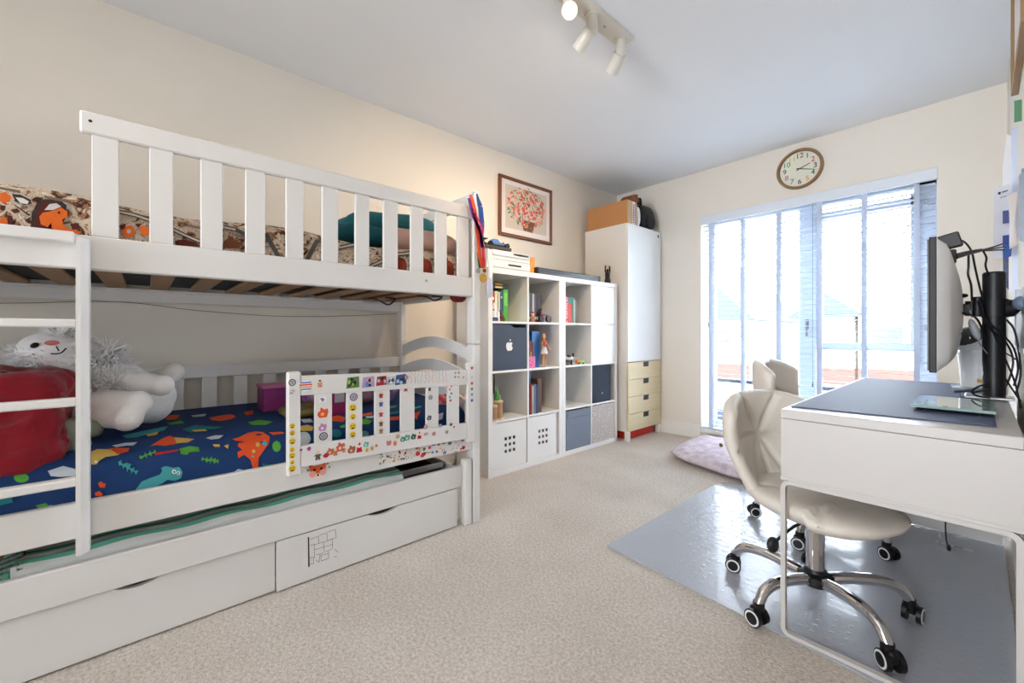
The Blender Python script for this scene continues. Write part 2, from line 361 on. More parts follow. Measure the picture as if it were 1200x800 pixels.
for xx in (-1.6, -.6, .4, 1.4): f = obj('window', G().box(xx - .35, xx + .35, 14.54, 14.6, .5, 1.2, .01), TRIM, t); obj('pane', G().box(xx - .3, xx + .3, 14.53, 14.54, .55, 1.15), WD, f)
one('garden_wall', G().box(-12, 3, 11.0, 11.2, -3.2, -1.3), BR, 'red brick garden wall beyond the window', 'wall', (-4, 11.1, -3.2))

# ================================================================== BUNK BED
YE, YS = 1.297, -.78           # window-side posts start at YE, other end off frame
bed = thing('bunk_bed', 'white painted wooden bunk bed with ladder along the left wall', 'bed', (-2.2, .3, 0))
def bx(*a, bev=.004, **k): return G().box(*a, bev=bev, **k)
for y0, y1 in ((YE, YE + .043), (YS - .043, YS)):
    for xf, xr in ((-1.77, -1.835), (-2.60, -2.66)):
        obj('lower_post', bx(xr, xf, y0, y1, 0, .946), BEDW, bed)
        up = obj('upper_post', bx(xr, xf, y0, y1, .951, 1.764), BEDW, bed)
        obj('dowel', G().cyl(((xf + xr) / 2, (y0 + y1) / 2, .94), ((xf + xr) / 2, (y0 + y1) / 2, .957), .012, n=10), BEDW, up)
def arch(zc, rise, h, y0, y1, x0=-2.60, x1=-1.835, full=False):
    N = 18; top = []; bot = []
    for i in range(N + 1):
        s = i / N; x = x0 + (x1 - x0) * s; q = rise * math.sin(PI * s)
        top.append((x, y0, zc + h / 2 + (q if not full else 0))); bot.append((x, y0, zc - h / 2 + q))
    g = G()
    for i in range(N):
        g.prism([top[i], top[i + 1], bot[i + 1], bot[i]], (0, y1 - y0, 0))
    bmesh.ops.remove_doubles(g.bm, verts=g.bm.verts, dist=1e-5)
    for f in [f for f in g.bm.faces if abs(f.normal.x) > .99 and x0 + .01 < f.calc_center_median().x < x1 - .01]: g.bm.faces.remove(f)
    return g
for y0 in (YE + .01, YS - .033):
    for zc in (.892, .755, .60): obj('end_slat', arch(zc, .062, .066, y0, y0 + .022), BEDW, bed)
    obj('end_board', bx(-2.60, -1.835, y0, y0 + .022, .40, .50), BEDW, bed)
    obj('end_board', bx(-2.60, -1.835, y0, y0 + .022, 1.20, 1.30), BEDW, bed)
    obj('end_board', bx(-2.60, -1.835, y0, y0 + .022, 1.69, 1.76), BEDW, bed)
    obj('end_slat', arch(1.46, .04, .09, y0, y0 + .022), BEDW, bed)
# upper side rails
sb = obj('side_board', bx(-1.806, -1.78, YS, YE, 1.20, 1.302), BEDW, bed)
obj('screw', G().cyl((-1.78, 1.02, 1.262), (-1.777, 1.02, 1.262), .006, n=10), STEEL, sb)
obj('side_board', bx(-2.64, -2.615, YS, YE, 1.152, 1.30), BEDW, bed)
obj('hook_ledge', bx(-1.80, -1.758, YS, -.156, 1.272, 1.305), BEDW, bed)
obj('slat_ledge', bx(-1.826, -1.806, YS, YE, 1.201, 1.213, bev=.001), BEDW, bed); obj('slat_ledge', bx(-2.615, -2.595, YS, YE, 1.201, 1.213, bev=.001), BEDW, bed)
for i in range(14):
    y = YS + .06 + i * .147
    obj('bed_slat', bx(-2.61, -1.81, y, y + .068, 1.214, 1.229, bev=.003), SLATW, bed)
# upper guard
gt = obj('guard_rail', bx(-1.803, -1.777, -.148, YE, 1.61, 1.676, bev=.005), BEDW, bed)
obj('bolt_hole', G().cyl((-1.777, -.125, 1.647), (-1.7765, -.125, 1.647), .0045, n=10), BLACK, gt)
for a, b_ in ((-.123, -.063), (.009, .069), (.142, .205), (.274, .337), (.408, .47), (.541, .604), (.677, .738), (.805, .873), (.94, 1.006), (1.074, 1.139), (1.206, 1.275)):
    obj('guard_slat', bx(-1.80, -1.782, a, b_, 1.302, 1.61, bev=.002), BEDW, bed)
# lower boards
obj('side_board', bx(-1.806, -1.78, YS, YE, .395, .502), BEDW, bed)
obj('side_board', bx(-2.64, -2.615, YS, YE, .40, .60), BEDW, bed)
obj('rear_guard_rail', bx(-2.64, -2.615, YS, YE, .781, .845), BEDW, bed)
for i in range(15):
    y = -.73 + i * .135
    if y + .06 < YE: obj('rear_guard_slat', bx(-2.636, -2.618, y, y + .062, .60, .781, bev=.002), BEDW, bed)
for i in range(14):
    y = YS + .06 + i * .147
    obj('bed_slat', bx(-2.61, -1.81, y, y + .068, .44, .457, bev=.003), SLATW, bed)
obj('slat_ledge', bx(-1.835, -1.806, YS, YE, .418, .44), BEDW, bed); obj('slat_ledge', bx(-2.615, -2.585, YS, YE, .418, .44), BEDW, bed)
# straps looping under the upper slats
for (a, b_, c) in (((443, 351), (455, 357), (463, 350)), ((501, 348), (509, 352), (518, 348))):
    p = [atX(*q, -1.86) for q in (a, b_, c)]
    p = [p[0] + Vector((-.1, 0, .012))] + p + [p[2] + Vector((-.1, 0, .012))]
    obj('strap', G().tube(p, .004), BLACK, bed)
# ladder
lad = obj('ladder', G().prism([(-1.735, -.152, .36), (-1.735, -.142, .36), (-1.752, -.126, .36), (-1.776, -.124, .36), (-1.776, -.152, .36)], (0, 0, .925)), BEDW, bed)
bmesh_ = G().prism([(-1.735, -.60, .36), (-1.735, -.57, .36), (-1.776, -.57, .36), (-1.776, -.626, .36), (-1.755, -.62, .36)], (0, 0, .925))
obj('stile', bmesh_, BEDW, lad)
for z in (1.024, .795, .562): obj('rung', bx(-1.772, -1.738, -.57, -.150, z, z + .024), BEDW, lad)
# lower guard, with its stickers
GX = -1.752
def sag(y): return -.026 * (y - .42) / .85
def sbox(x0, x1, y0, y1, z0, z1, bev=.003):
    g = G().box(x0, x1, y0, y1, z0, z1, bev)
    for v in g.bm.verts: v.co.z += sag(v.co.y)
    return g
gl = obj('guard_post', bx(-1.78, GX + .002, .405, .452, .455, .858, bev=.006), BEDW, bed)
gr = obj('guard_post', bx(-1.78, GX + .002, 1.243, 1.29, .44, .852, bev=.006), BEDW, bed)
gtop = obj('lower_guard_rail', sbox(-1.776, GX, .452, 1.243, .765, .842), BEDW, bed)
gbot = obj('lower_guard_rail', sbox(-1.776, GX, .452, 1.243, .486, .568), BEDW, bed)
gsl = []
for a, b_ in ((.505, .571), (.631, .696), (.753, .821), (.875, .944), (1.008, 1.074), (1.128, 1.195)):
    gsl.append(((a, b_), obj('lower_guard_slat', sbox(-1.772, GX - .003, a, b_, .567, .766, .002), BEDW, bed)))
board = [o for o in bed.children if o.name.startswith('side_board')][2]

def star(r, n=5, q=.45): return [(r * (1 if i % 2 == 0 else q) * math.sin(PI * i / n), r * (1 if i % 2 == 0 else q) * math.cos(PI * i / n)) for i in range(2 * n)]
def disc(r, n=16, sq=1): return [(r * math.cos(2 * PI * i / n), sq * r * math.sin(2 * PI * i / n)) for i in range(n)]
def fan(y, z, x, pts, mi, g, th=.0006):
    g.prism([(x, y + p[0], z + p[1]) for p in pts], (th, 0, 0), mi)
YEL = (232, 196, 40)
def sticker(u, v, kind, par, x, col=(200, 40, 40), r=.012, label=None):
    c = atX(u, v, x); y, z = c.y, c.z; g = G(); mats = [] if kind == 'patch' else [flat(col)]
    if kind == 'face':
        mats = [flat(YEL), flat((70, 45, 20)), flat((250, 250, 245))]
        fan(y, z, x, disc(r, 18), 0, g); e = .0005
        for s in (-1, 1): fan(y + s * r * .36, z + r * .25, x + e, disc(r * .15, 8, 1.4), 1, g)
        fan(y, z - r * .3, x + e, [(r * .5 * math.cos(PI + PI * i / 8), r * .42 * math.sin(PI + PI * i / 8)) for i in range(9)], 1, g)
    elif kind == 'star': fan(y, z, x, star(r), 0, g)
    elif kind == 'disc': fan(y, z, x, disc(r, 18), 0, g)
    elif kind == 'badge':
        mats = [flat(col), flat((238, 236, 240)), flat((60, 60, 90))]
        fan(y, z, x, disc(r, 22), 0, g); fan(y, z, x + .0005, disc(r * .72, 20), 1, g)
        for k in range(9):
            a = 2 * PI * k / 9; fan(y + r * .45 * math.cos(a), z + r * .45 * math.sin(a), x + .0009, disc(r * .15, 7), 2, g)
        fan(y, z, x + .0009, star(r * .3), 0, g)
    elif kind == 'fox':
        mats = [flat((226, 92, 40)), flat((245, 225, 210)), flat((30, 25, 30)), flat((240, 160, 150))]
        fan(y, z, x, [(-r, r * .9), (-r * .45, r * .5), (r * .45, r * .5), (r, r * 1.1), (r * .85, -.05 * r), (0, -r), (-r * .85, 0)], 0, g)
        for s in (-1, 1):
            fan(y + s * r * .55, z - r * .4, x + .0004, disc(r * .38, 12), 3, g)
            fan(y + s * r * .38, z + .05 * r, x + .0006, disc(r * .16, 10), 2, g)
        fan(y, z - r * .75, x + .0005, disc(r * .32, 12), 1, g); fan(y, z - r * .62, x + .001, disc(r * .13, 8), 2, g)
    elif kind == 'animal':
        mats = [flat(col), flat(tuple(min(255, k + 70) for k in col))]
        fan(y, z, x, [(-r, -r * .5), (-r * .9, r * .1), (-r * .5, r * .35), (-r * .45, r), (-r * .1, r * .8), (r * .3, r * .5), (r * .8, r * .7), (r, r * .1), (r * .7, -r), (-r * .6, -r)], 0, g)
        fan(y - r * .1, z - r * .35, x + .0005, disc(r * .35, 10), 1, g)
    elif kind == 'figure':     # little doll-like body with head, arms and legs
        mats = [flat(col), flat((236, 200, 170)), flat((240, 240, 240))]
        fan(y, z - r * .1, x, [(-r * .5, r * .3), (r * .5, r * .3), (r * .85, -r * .1), (r * .45, -r * .1), (r * .55, -r), (r * .1, -r), (0, -r * .6), (-r * .1, -r), (-r * .55, -r), (-r * .45, -r * .1), (-r * .85, -r * .1)], 0, g)
        fan(y, z + r * .55, x + .0004, disc(r * .4, 12), 1, g)
    elif kind == 'santa':
        mats = [flat((205, 30, 40)), flat((245, 240, 238)), flat((235, 190, 160))]
        fan(y, z - r * .3, x, [(-r * .45, r * .3), (r * .45, r * .3), (r * .65, -r * .8), (-r * .65, -r * .8)], 0, g)
        fan(y, z + r * .2, x + .0004, disc(r * .36, 12), 1, g); fan(y, z + r * .3, x + .0007, disc(r * .2, 10), 2, g)
        fan(y, z + r * .45, x + .0008, [(-r * .33, 0), (r * .33, 0), (r * .1, r * .6)], 0, g)
    elif kind == 'blob':
        k = random.randint(5, 8); fan(y, z, x, [(r * random.uniform(.6, 1.1) * math.cos(2 * PI * i / k), r * random.uniform(.6, 1.1) * math.sin(2 * PI * i / k)) for i in range(k)], 0, g)
    elif kind == 'patch':      # rectangular picture sticker of several colour fields
        mats = [flat(c2) for c2 in col]; h = r; w_ = r * 1.15
        fan(y, z, x, [(-w_, -h), (w_, -h * .9), (w_ * .95, h), (-w_ * .8, h * .9)], 0, g)
        for i in range(9):
            fan(y + random.uniform(-.65, .65) * w_, z + random.uniform(-.6, .6) * h, x + .0004 + .0002 * i, disc(r * random.uniform(.16, .36), 7, random.uniform(.6, 1.5)), 1 + i % (len(mats) - 1), g)
    elif kind == 'rainbow':
        cs = [(240, 240, 240), (90, 120, 200), (215, 60, 50), (240, 160, 50), (60, 140, 190)]; mats = [flat(q) for q in cs]
        fan(y, z, x, disc(r, 22, .8), 0, g)
        for i in range(4):
            zz = r * (.5 - .33 * i); hw = math.sqrt(max(0, 1 - (zz / (.85 * r)) ** 2)) * r * .92
            fan(y, z + zz, x + .0005, [(-hw, -r * .1), (hw, -r * .1), (hw, r * .1), (-hw, r * .1)], 1 + i, g)
    o = obj('sticker', g, mats, par)
    if label: o['label'] = label
    return o
# posts
SX = GX + .0022
sticker(342.5, 448, 'badge', gl, SX, (30, 30, 34), .013, 'round black and white sticker')
sticker(342.5, 459, 'patch', gl, SX, [(200, 200, 200), (120, 120, 120), (230, 230, 230)], .009)
for v, r in ((499, .010), (507, .010), (517, .012), (526.5, .009), (533.5, .0115), (541.5, .008), (549, .013)): sticker(342.5, v, 'face', gl, SX, r=r)
for v, c in ((431, (190, 50, 60)), (442, (200, 200, 200)), (449, (205, 45, 55)), (455.5, (40, 140, 80)), (462, (130, 140, 190)), (469, (60, 60, 150))): sticker(553, v, 'star', gr, SX, c, .011)
# top rail
TX = GX + .0003
sticker(358.5, 452, 'rainbow', gtop, TX, r=.026, label='oval rainbow striped sticker')
sticker(374.7, 449, 'figure', gtop, TX, (230, 140, 90), .013); sticker(374.7, 446, 'blob', gtop, TX + .0006, (60, 60, 60), .005)
sticker(413.5, 448, 'patch', gtop, TX, [(96, 130, 70), (40, 60, 30), (150, 190, 90), (30, 40, 30)], .024)
sticker(431.5, 447.5, 'patch', gtop, TX, [(180, 150, 200), (30, 30, 40), (220, 170, 140), (90, 140, 190)], .024)
sticker(447, 446, 'patch', gtop, TX, [(150, 40, 45), (40, 40, 45), (190, 195, 200), (205, 30, 40)], .021)
sticker(458, 446, 'patch', gtop, TX, [(190, 195, 200), (50, 50, 60), (140, 150, 160), (240, 240, 240)], .019)
sticker(469.5, 444.5, 'patch', gtop, TX, [(50, 90, 150), (30, 35, 50), (170, 200, 220), (90, 60, 120)], .024)
sticker(476, 442, 'badge', gtop, TX + .003, (190, 50, 50), .010)
CC = [(205, 60, 60), (120, 170, 90), (80, 110, 170), (230, 160, 80), (210, 80, 110), (90, 160, 150), (240, 205, 90)]
def bits(parent, x, spots, name='sticker'):
    """a sheet of tiny stickers, each its own small shape in one part"""
    g = G(); mats = [flat(c) for c in CC]
    for (u, v, ci, r) in spots:
        c = atX(u, v, x); k = random.randint(4, 7)
        fan(c.y, c.z, x, [(r * random.uniform(.6, 1.1) * math.cos(2 * PI * i / k), r * random.uniform(.6, 1.1) * math.sin(2 * PI * i / k)) for i in range(k)], ci, g)
    o = obj(name, g, mats, parent); o['kind'] = 'stuff'; return o
sp = []
for j, (u, ci) in enumerate(((482, 0), (486, 0), (490, 1), (494, 1), (499, 2), (503, 0), (507, 4), (511, 3), (515, 5), (519, 0), (523, 4))):
    for k in range(7): sp.append((u + random.uniform(-1, 1), 435.5 + k * 2.1 - (u - 482) * .02, ci, .0026))
bits(gtop, TX, sp, 'letter_sticker')
for u, v, c in ((533.5, 437, (160, 140, 120)), (537.5, 436.5, (110, 100, 120)), (533.5, 441.5, (120, 120, 140)), (537.5, 441.5, (190, 180, 80)), (543, 442, (220, 180, 90))): sticker(u, v, 'badge', gtop, TX, c, .0058)
# slats
def onslat(u, v, kind, x=GX - .0027, **k):
    y = atX(u, v, x).y; par = min(gsl, key=lambda q: abs((q[0][0] + q[0][1]) / 2 - y))[1]; return sticker(u, v, kind, par, x, **k)
onslat(378, 468, 'patch', col=[(240, 240, 240), (110, 70, 160), (200, 60, 90), (60, 130, 190)], r=.012)
onslat(378.5, 483, 'animal', col=(226, 92, 40), r=.021, label='orange squirrel shaped sticker')
onslat(378, 500, 'animal', col=(190, 140, 185), r=.016); onslat(379, 511, 'badge', col=(70, 60, 110), r=.0165)
onslat(414.5, 465, 'badge', col=(90, 60, 140), r=.0165)
for v, r in ((477.5, .0155), (488, .0125), (499.5, .014), (509, .0125)): onslat(413.5, v, 'face', r=r)
for v, c in ((462, (170, 60, 40)), (472, (70, 100, 170)), (484, (170, 50, 60)), (495, (120, 90, 70)), (503.5, (150, 120, 90))): onslat(446.5, v, 'figure', col=c, r=.0145)
onslat(475.5, 454, 'figure', col=(170, 60, 60), r=.016)
onslat(503.5, 455, 'figure', col=(60, 60, 70), r=.011); onslat(504.5, 465.5, 'badge', col=(70, 130, 90), r=.011); onslat(503, 489, 'animal', col=(80, 90, 90), r=.013)
for v, c in ((452, (200, 60, 70)), (456, (200, 150, 160)), (461, (120, 120, 160)), (465, (120, 170, 200)), (469, (200, 60, 70))): onslat(528 + (v % 3) - 1, v, 'blob', col=c, r=.0075)
# bottom rail and board
for u, v, kd, c, r in ((353, 527, 'blob', (170, 60, 130), .007), (362, 525.5, 'blob', (170, 60, 130), .009), (372.5, 533, 'figure', (90, 90, 90), .018), (382, 533.5, 'blob', (190, 40, 60), .013), (387, 528.5, 'animal', (190, 110, 80), .015),
                       (393, 529, 'figure', (200, 120, 80), .015), (399, 523, 'animal', (200, 110, 90), .019), (403, 526, 'figure', (220, 150, 110), .013), (412, 526, 'animal', (160, 100, 70), .017), (421, 523.5, 'santa', (0, 0, 0), .020),
                       (429, 520, 'animal', (100, 180, 170), .012), (430, 526, 'figure', (210, 160, 90), .011), (436, 524, 'figure', (210, 150, 80), .012), (441, 522, 'star', (200, 120, 90), .009),
                       (455.5, 519, 'blob', (220, 120, 140), .015), (463, 518, 'figure', (225, 130, 80), .013), (466, 511, 'badge', (220, 180, 110), .011), (472, 514, 'animal', (90, 150, 140), .013), (477, 512, 'animal', (110, 170, 150), .015), (484.5, 511, 'animal', (50, 100, 80), .014),
                       (491.5, 509.5, 'santa', (0, 0, 0), .016), (499, 508.5, 'rainbow', (0, 0, 0), .012), (499, 500, 'badge', (210, 110, 130), .011), (508.5, 508, 'badge', (205, 80, 80), .010), (516, 498.5, 'badge', (140, 130, 180), .009), (523.5, 506, 'badge', (150, 130, 150), .009), (528.5, 497, 'animal', (60, 90, 80), .008), (532, 500, 'blob', (190, 60, 70), .006)):
    sticker(u, v, kd, gbot, TX, c, r)
sticker(372.5, 550, 'fox', board, -1.7797, r=.035, label='large orange fox face sticker')
for u, v in ((363, 547), (361, 551), (364, 556), (384, 543), (386, 547), (381, 553)): sticker(u, v, 'star', board, -1.7797, (80, 70, 80), .005)
BX = -1.7797
for u, v, c, r in ((446, 530.5, (110, 190, 70), .010), (489, 524.5, (190, 110, 70), .012), (489.5, 531.5, (205, 50, 70), .014), (497.5, 531.5, (215, 70, 60), .013), (495, 533, (215, 40, 60), .011), (497, 526, (90, 150, 90), .009), (503.5, 524, (190, 40, 120), .008), (508, 519, (60, 160, 160), .013), (514, 520, (190, 60, 60), .010), (520, 518, (90, 120, 60), .012), (527, 519, (110, 110, 140), .013), (533, 514.5, (80, 100, 180), .012), (542, 515, (90, 70, 120), .012), (543, 524, (190, 40, 60), .012), (534, 530, (150, 130, 150), .009), (521, 530, (100, 120, 150), .010), (507, 530, (90, 150, 190), .009), (512, 529, (180, 80, 110), .008), (540, 526, (200, 60, 60), .007)):
    sticker(u, v, random.choice(['blob', 'blob', 'animal']), board, BX, c, r)
sp = []
for i in range(64):
    u = random.uniform(443, 484); v = 532 + random.uniform(-4, 12) - (u - 443) * .17
    sp.append((u, v, random.randint(0, 6), random.choice([.003, .004, .006])))
for i in range(40):
    u = random.uniform(484, 545); v = 529 - (u - 484) * .17 + random.uniform(-9, 6)
    sp.append((u, v, random.randint(0, 6), random.choice([.003, .004])))
bits(board, BX, sp, 'confetti_stickers')

# ------------------------------------------------------------------ lower mattress with printed sheet
ZT = .618
def prof(s):   # front-to-back profile of the mattress (x, z)
    P = [(-1.812, .462), (-1.822, .54), (-1.845, .585), (-1.885, .608), (-1.95, ZT), (-2.3, ZT + .004), (-2.608, ZT + .012)]
    return P
def surf_hit(u, v, off=.0015):
    r = ray(u, v); P = prof(0); best = None
    for i in range(len(P) - 1):
        (x0, z0), (x1, z1) = P[i], P[i + 1]
        # eye + t r lies on the segment's plane
        nx, nz = (z1 - z0), -(x1 - x0); nx, nz = (-nx, -nz) if nz < 0 else (nx, nz)
        dn = r.x * nx + r.z * nz
        if abs(dn) < 1e-9: continue
        t = ((x0) * nx + (z0 - EYE) * nz) / dn
        x = r.x * t; z = EYE + r.z * t
        if min(x0, x1) - 1e-6 <= x <= max(x0, x1) + 1e-6 and t > 0:
            l = math.hypot(nx, nz); return Vector((x + nx / l * off, r.y * t, z + nz / l * off))
    return Vector((-1.812 + off, r.y * (-1.812 / r.x), EYE + r.z * (-1.812 / r.x)))
g = G(); P = prof(0); ys = [YS + .02 + i * (YE - YS - .03) / 24 for i in range(25)]
ring = []
full = P + [(-2.608, .462)]
for y in ys: ring.append([g.bm.verts.new((x, y, z)) for x, z in full])
for i in range(24):
    for j in range(len(full)): g.bm.faces.new((ring[i][j], ring[i + 1][j], ring[i + 1][(j + 1) % len(full)], ring[i][(j + 1) % len(full)]))
g.bm.faces.new(ring[0]); g.bm.faces.new(ring[-1][::-1])
mlow = one('mattress', g, SHEET, 'lower bunk mattress in a navy sheet printed with dinosaurs', 'mattress', (-2.2, .3, .462))
def printed(parent, shapes, hit, name='printed_motif'):
    for k, (col, pts) in enumerate(shapes):
        g = G(); t = bmesh.new(); f = t.faces.new([t.verts.new((p[0], p[1], 0)) for p in pts])
        bmesh.ops.triangulate(t, faces=[f]); bmesh.ops.subdivide_edges(t, edges=t.edges[:], cuts=2, use_grid_fill=True)
        for v in t.verts: v.co = hit(v.co.x, v.co.y, .0012 + .0004 * (k % 9))
        g.merge(t); obj(name, g, flat(col, .85), parent, fixn=False)
def leaf(cx, cy, s, col, rot=0, n=5):
    out = []; L_ = []
    for i in range(n):
        a = -s + 2 * s * i / (n - 1); w_ = s * .55 * (1 - abs(i - n * .4) / n)
        L_ += [(a - s * .12, -.08 * s), (a + w_ * .3, -w_ * .9), (a + s * .14, -.08 * s)]
    for i in range(n - 1, -1, -1):
        a = -s + 2 * s * i / (n - 1); w_ = s * .55 * (1 - abs(i - n * .4) / n)
        L_ += [(a + s * .12, .08 * s), (a + w_ * .3, w_ * .9), (a - s * .14, .08 * s)]
    c, q = math.cos(rot), math.sin(rot)
    return (col, [(cx + c * x - q * y, cy + q * x + c * y) for x, y in L_])
def dsc(cx, cy, r, col, sq=1): return (col, [(cx + r * math.cos(2 * PI * i / 12), cy + sq * r * math.sin(2 * PI * i / 12)) for i in range(12)])
TQ = (74, 170, 178); ORG = (226, 84, 36); YL = (214, 180, 92); LGN = (88, 170, 62); SLV = (196, 206, 214); DTL = (28, 128, 140)
sh = [
 (TQ, [(157, 576), (166, 564), (178, 559), (187, 556), (190, 552), (189, 548), (194, 546), (203, 548), (210, 547), (214, 553), (212, 560), (205, 563), (196, 562), (190, 566), (182, 570), (172, 575)]),
 dsc(204, 552.5, 2.6, (240, 240, 240)), dsc(209, 554, 2.2, (240, 240, 240)), dsc(204.3, 552.7, 1.1, (20, 20, 30)), dsc(208.8, 554.1, 1.0, (20, 20, 30)),
 (ORG, [(272, 515), (280, 513), (290, 508), (300, 506), (308, 507), (316, 512), (315, 520), (309, 528), (303, 536), (302, 551), (297, 551), (293, 538), (286, 533), (279, 537), (278, 530), (284, 527), (278, 523), (280, 519), (287, 519), (284, 516), (276, 517)]),
 dsc(302, 521, 2.6, YL), dsc(297, 529, 2.2, YL), dsc(310, 520, 3, TQ), dsc(303, 531, 1.6, SLV), dsc(308, 513, 2, YL), dsc(296, 535, 1.5, TQ),
 (ORG, [(176, 523), (186, 517), (193, 513), (200, 511), (203, 513), (212, 515), (222, 513), (214, 519), (204, 521), (194, 523), (184, 522)]),
 (YL, [(204, 513), (228, 515), (220, 519), (207, 520)]),
 (YL, [(107, 530), (114, 527), (130, 527), (146, 529), (138, 534), (124, 536), (117, 540), (113, 545), (107, 545)]), (ORG, [(128, 526), (152, 526), (150, 530), (137, 533), (146, 529)]),
 dsc(112.5, 542, 1.6, (240, 240, 240)),
 leaf(150, 548, 11, (62, 160, 160), .5), leaf(246, 539, 9, LGN, .15), (LGN, [(210, 526), (222, 523), (233, 524), (226, 527), (234, 529), (222, 530), (219, 533), (212, 532), (216, 529)]),
 leaf(173, 533, 9, LGN, -.35, 4), ((190, 40, 40), [(181, 531), (209, 527), (209, 529), (182, 534)]),
 (ORG, [(115, 566), (119, 564), (121, 566), (124, 566), (123, 571), (117, 571)]), (ORG, [(111, 577), (117, 575), (119, 577), (121, 578), (119, 581), (112, 581)]),
 (SLV, [(131, 523), (146, 520), (161, 519), (156, 523), (148, 523), (136, 525)]), (SLV, [(241, 514), (252, 511), (262, 511), (257, 515), (247, 516)]),
 (SLV, [(56, 553), (68, 549), (74, 547), (82, 549), (90, 551), (88, 558), (70, 559), (60, 558)]), dsc(25, 560, 9, LGN, .6), dsc(324, 523, 5, LGN, 1.3), (ORG, [(315, 507), (330, 506), (334, 508), (320, 510)]),
 (TQ, [(143, 511), (160, 507), (175, 504), (190, 501), (197, 500), (192, 505), (178, 508), (160, 513), (148, 514)]), (YL, [(171, 510), (186, 506), (184, 510), (174, 512)]),
 (ORG, [(245, 490), (262, 487), (272, 486), (277, 489), (270, 492), (258, 494), (248, 493)]), (ORG, [(194, 490), (200, 487), (211, 487), (207, 492), (196, 493)]),
 (DTL, [(213, 504), (228, 499), (240, 500), (262, 501), (250, 504), (232, 505), (224, 508)]), (YL, [(225, 505), (240, 504), (243, 506), (228, 507)]), (LGN, [(290, 495), (303, 492), (320, 494), (312, 498), (296, 498)]),
 (LGN, [(196, 496), (212, 493), (216, 496), (200, 498)]), (SLV, [(224, 487), (242, 485), (240, 488), (226, 489)]), (ORG, [(286, 483), (297, 481), (296, 486), (288, 487)]), (YL, [(249, 521), (257, 521), (258, 524), (251, 524)]), (YL, [(262, 523), (268, 521), (267, 526)]),
 leaf(314, 545, 6, DTL, .2, 4), (SLV, [(272, 554), (279, 549), (284, 550), (287, 555), (280, 557)]), (DTL, [(0, 584), (14, 583), (16, 588), (0, 592)]), (LGN, [(42, 592), (54, 589), (58, 594), (46, 596)]), dsc(60, 594, 5, SLV, .5),
 # seen between the lower guard slats
 (YL, [(350, 500), (360, 498), (367, 500), (366, 505), (352, 505)]), dsc(356, 514, 8, (190, 196, 196)), (SLV, [(352, 492), (364, 491), (367, 495), (356, 496)]),
 (ORG, [(386, 489), (396, 487), (405, 490), (402, 495), (390, 494)]), dsc(394, 508, 6.5, DTL, .7), (LGN, [(398, 500), (404, 498), (404, 502), (399, 502)]),
 (LGN, [(421, 494), (428, 491), (436, 494), (432, 498), (423, 498)]), (SLV, [(428, 488), (438, 487), (437, 490), (430, 490)]), (ORG, [(422, 486), (436, 483), (436, 486), (424, 488)]), dsc(427, 508, 5, (90, 160, 170), .7),
 (ORG, [(455, 489), (468, 488), (468, 492), (456, 493)]), (LGN, [(454, 477), (466, 475), (463, 478), (455, 479)]), (DTL, [(455, 484), (468, 482), (466, 485), (456, 486)]),
 (ORG, [(484, 485), (493, 482), (490, 487), (488, 492), (485, 489)]), (TQ, [(484, 478), (494, 476), (493, 478), (485, 480)]), (SLV, [(510, 487), (519, 484), (518, 491), (512, 493)]),
]
printed(mlow, sh, surf_hit)
for u, v, r in ((300, 490, 7), (100, 505, 6)): pass
# ------------------------------------------------------------------ upper mattress
g = G().box(-2.61, -1.812, YS + .02, YE - .02, 1.2305, 1.25, .004)
mup = thing('mattress', 'upper bunk mattress in a brown and cream printed cover', 'mattress', (-2.2, .3, 1.2))
obj('underside', g, MATU, mup)
g = G()
def fn(u, v):
    y = YS + .02 + (YE - YS - .04) * v; top = 1.425 - .025 * max(0, v - .3) - .012 * math.sin(v * 19)
    prof_ = [(-1.812, 1.245), (-1.810, 1.32), (-1.818, top - .02), (-1.845, top), (-2.2, top + .01), (-2.61, top - .01), (-2.61, 1.245)]
    i = min(int(u * 6.0001), 5); t = u * 6 - i; a, b_ = prof_[i], prof_[i + 1]
    return Vector((a[0] + (b_[0] - a[0]) * t + .003 * math.sin(y * 40 + a[1] * 9), y, a[1] + (b_[1] - a[1]) * t))
g.grid(fn, 12, 70); obj('cover', g, PRINT, mup)
PX = -1.812
hitX = lambda u, v, off=.001: atX(u, v, PX + .006 + off)
OR2 = (218, 100, 28); DK = (52, 44, 42); DB = (84, 28, 20)
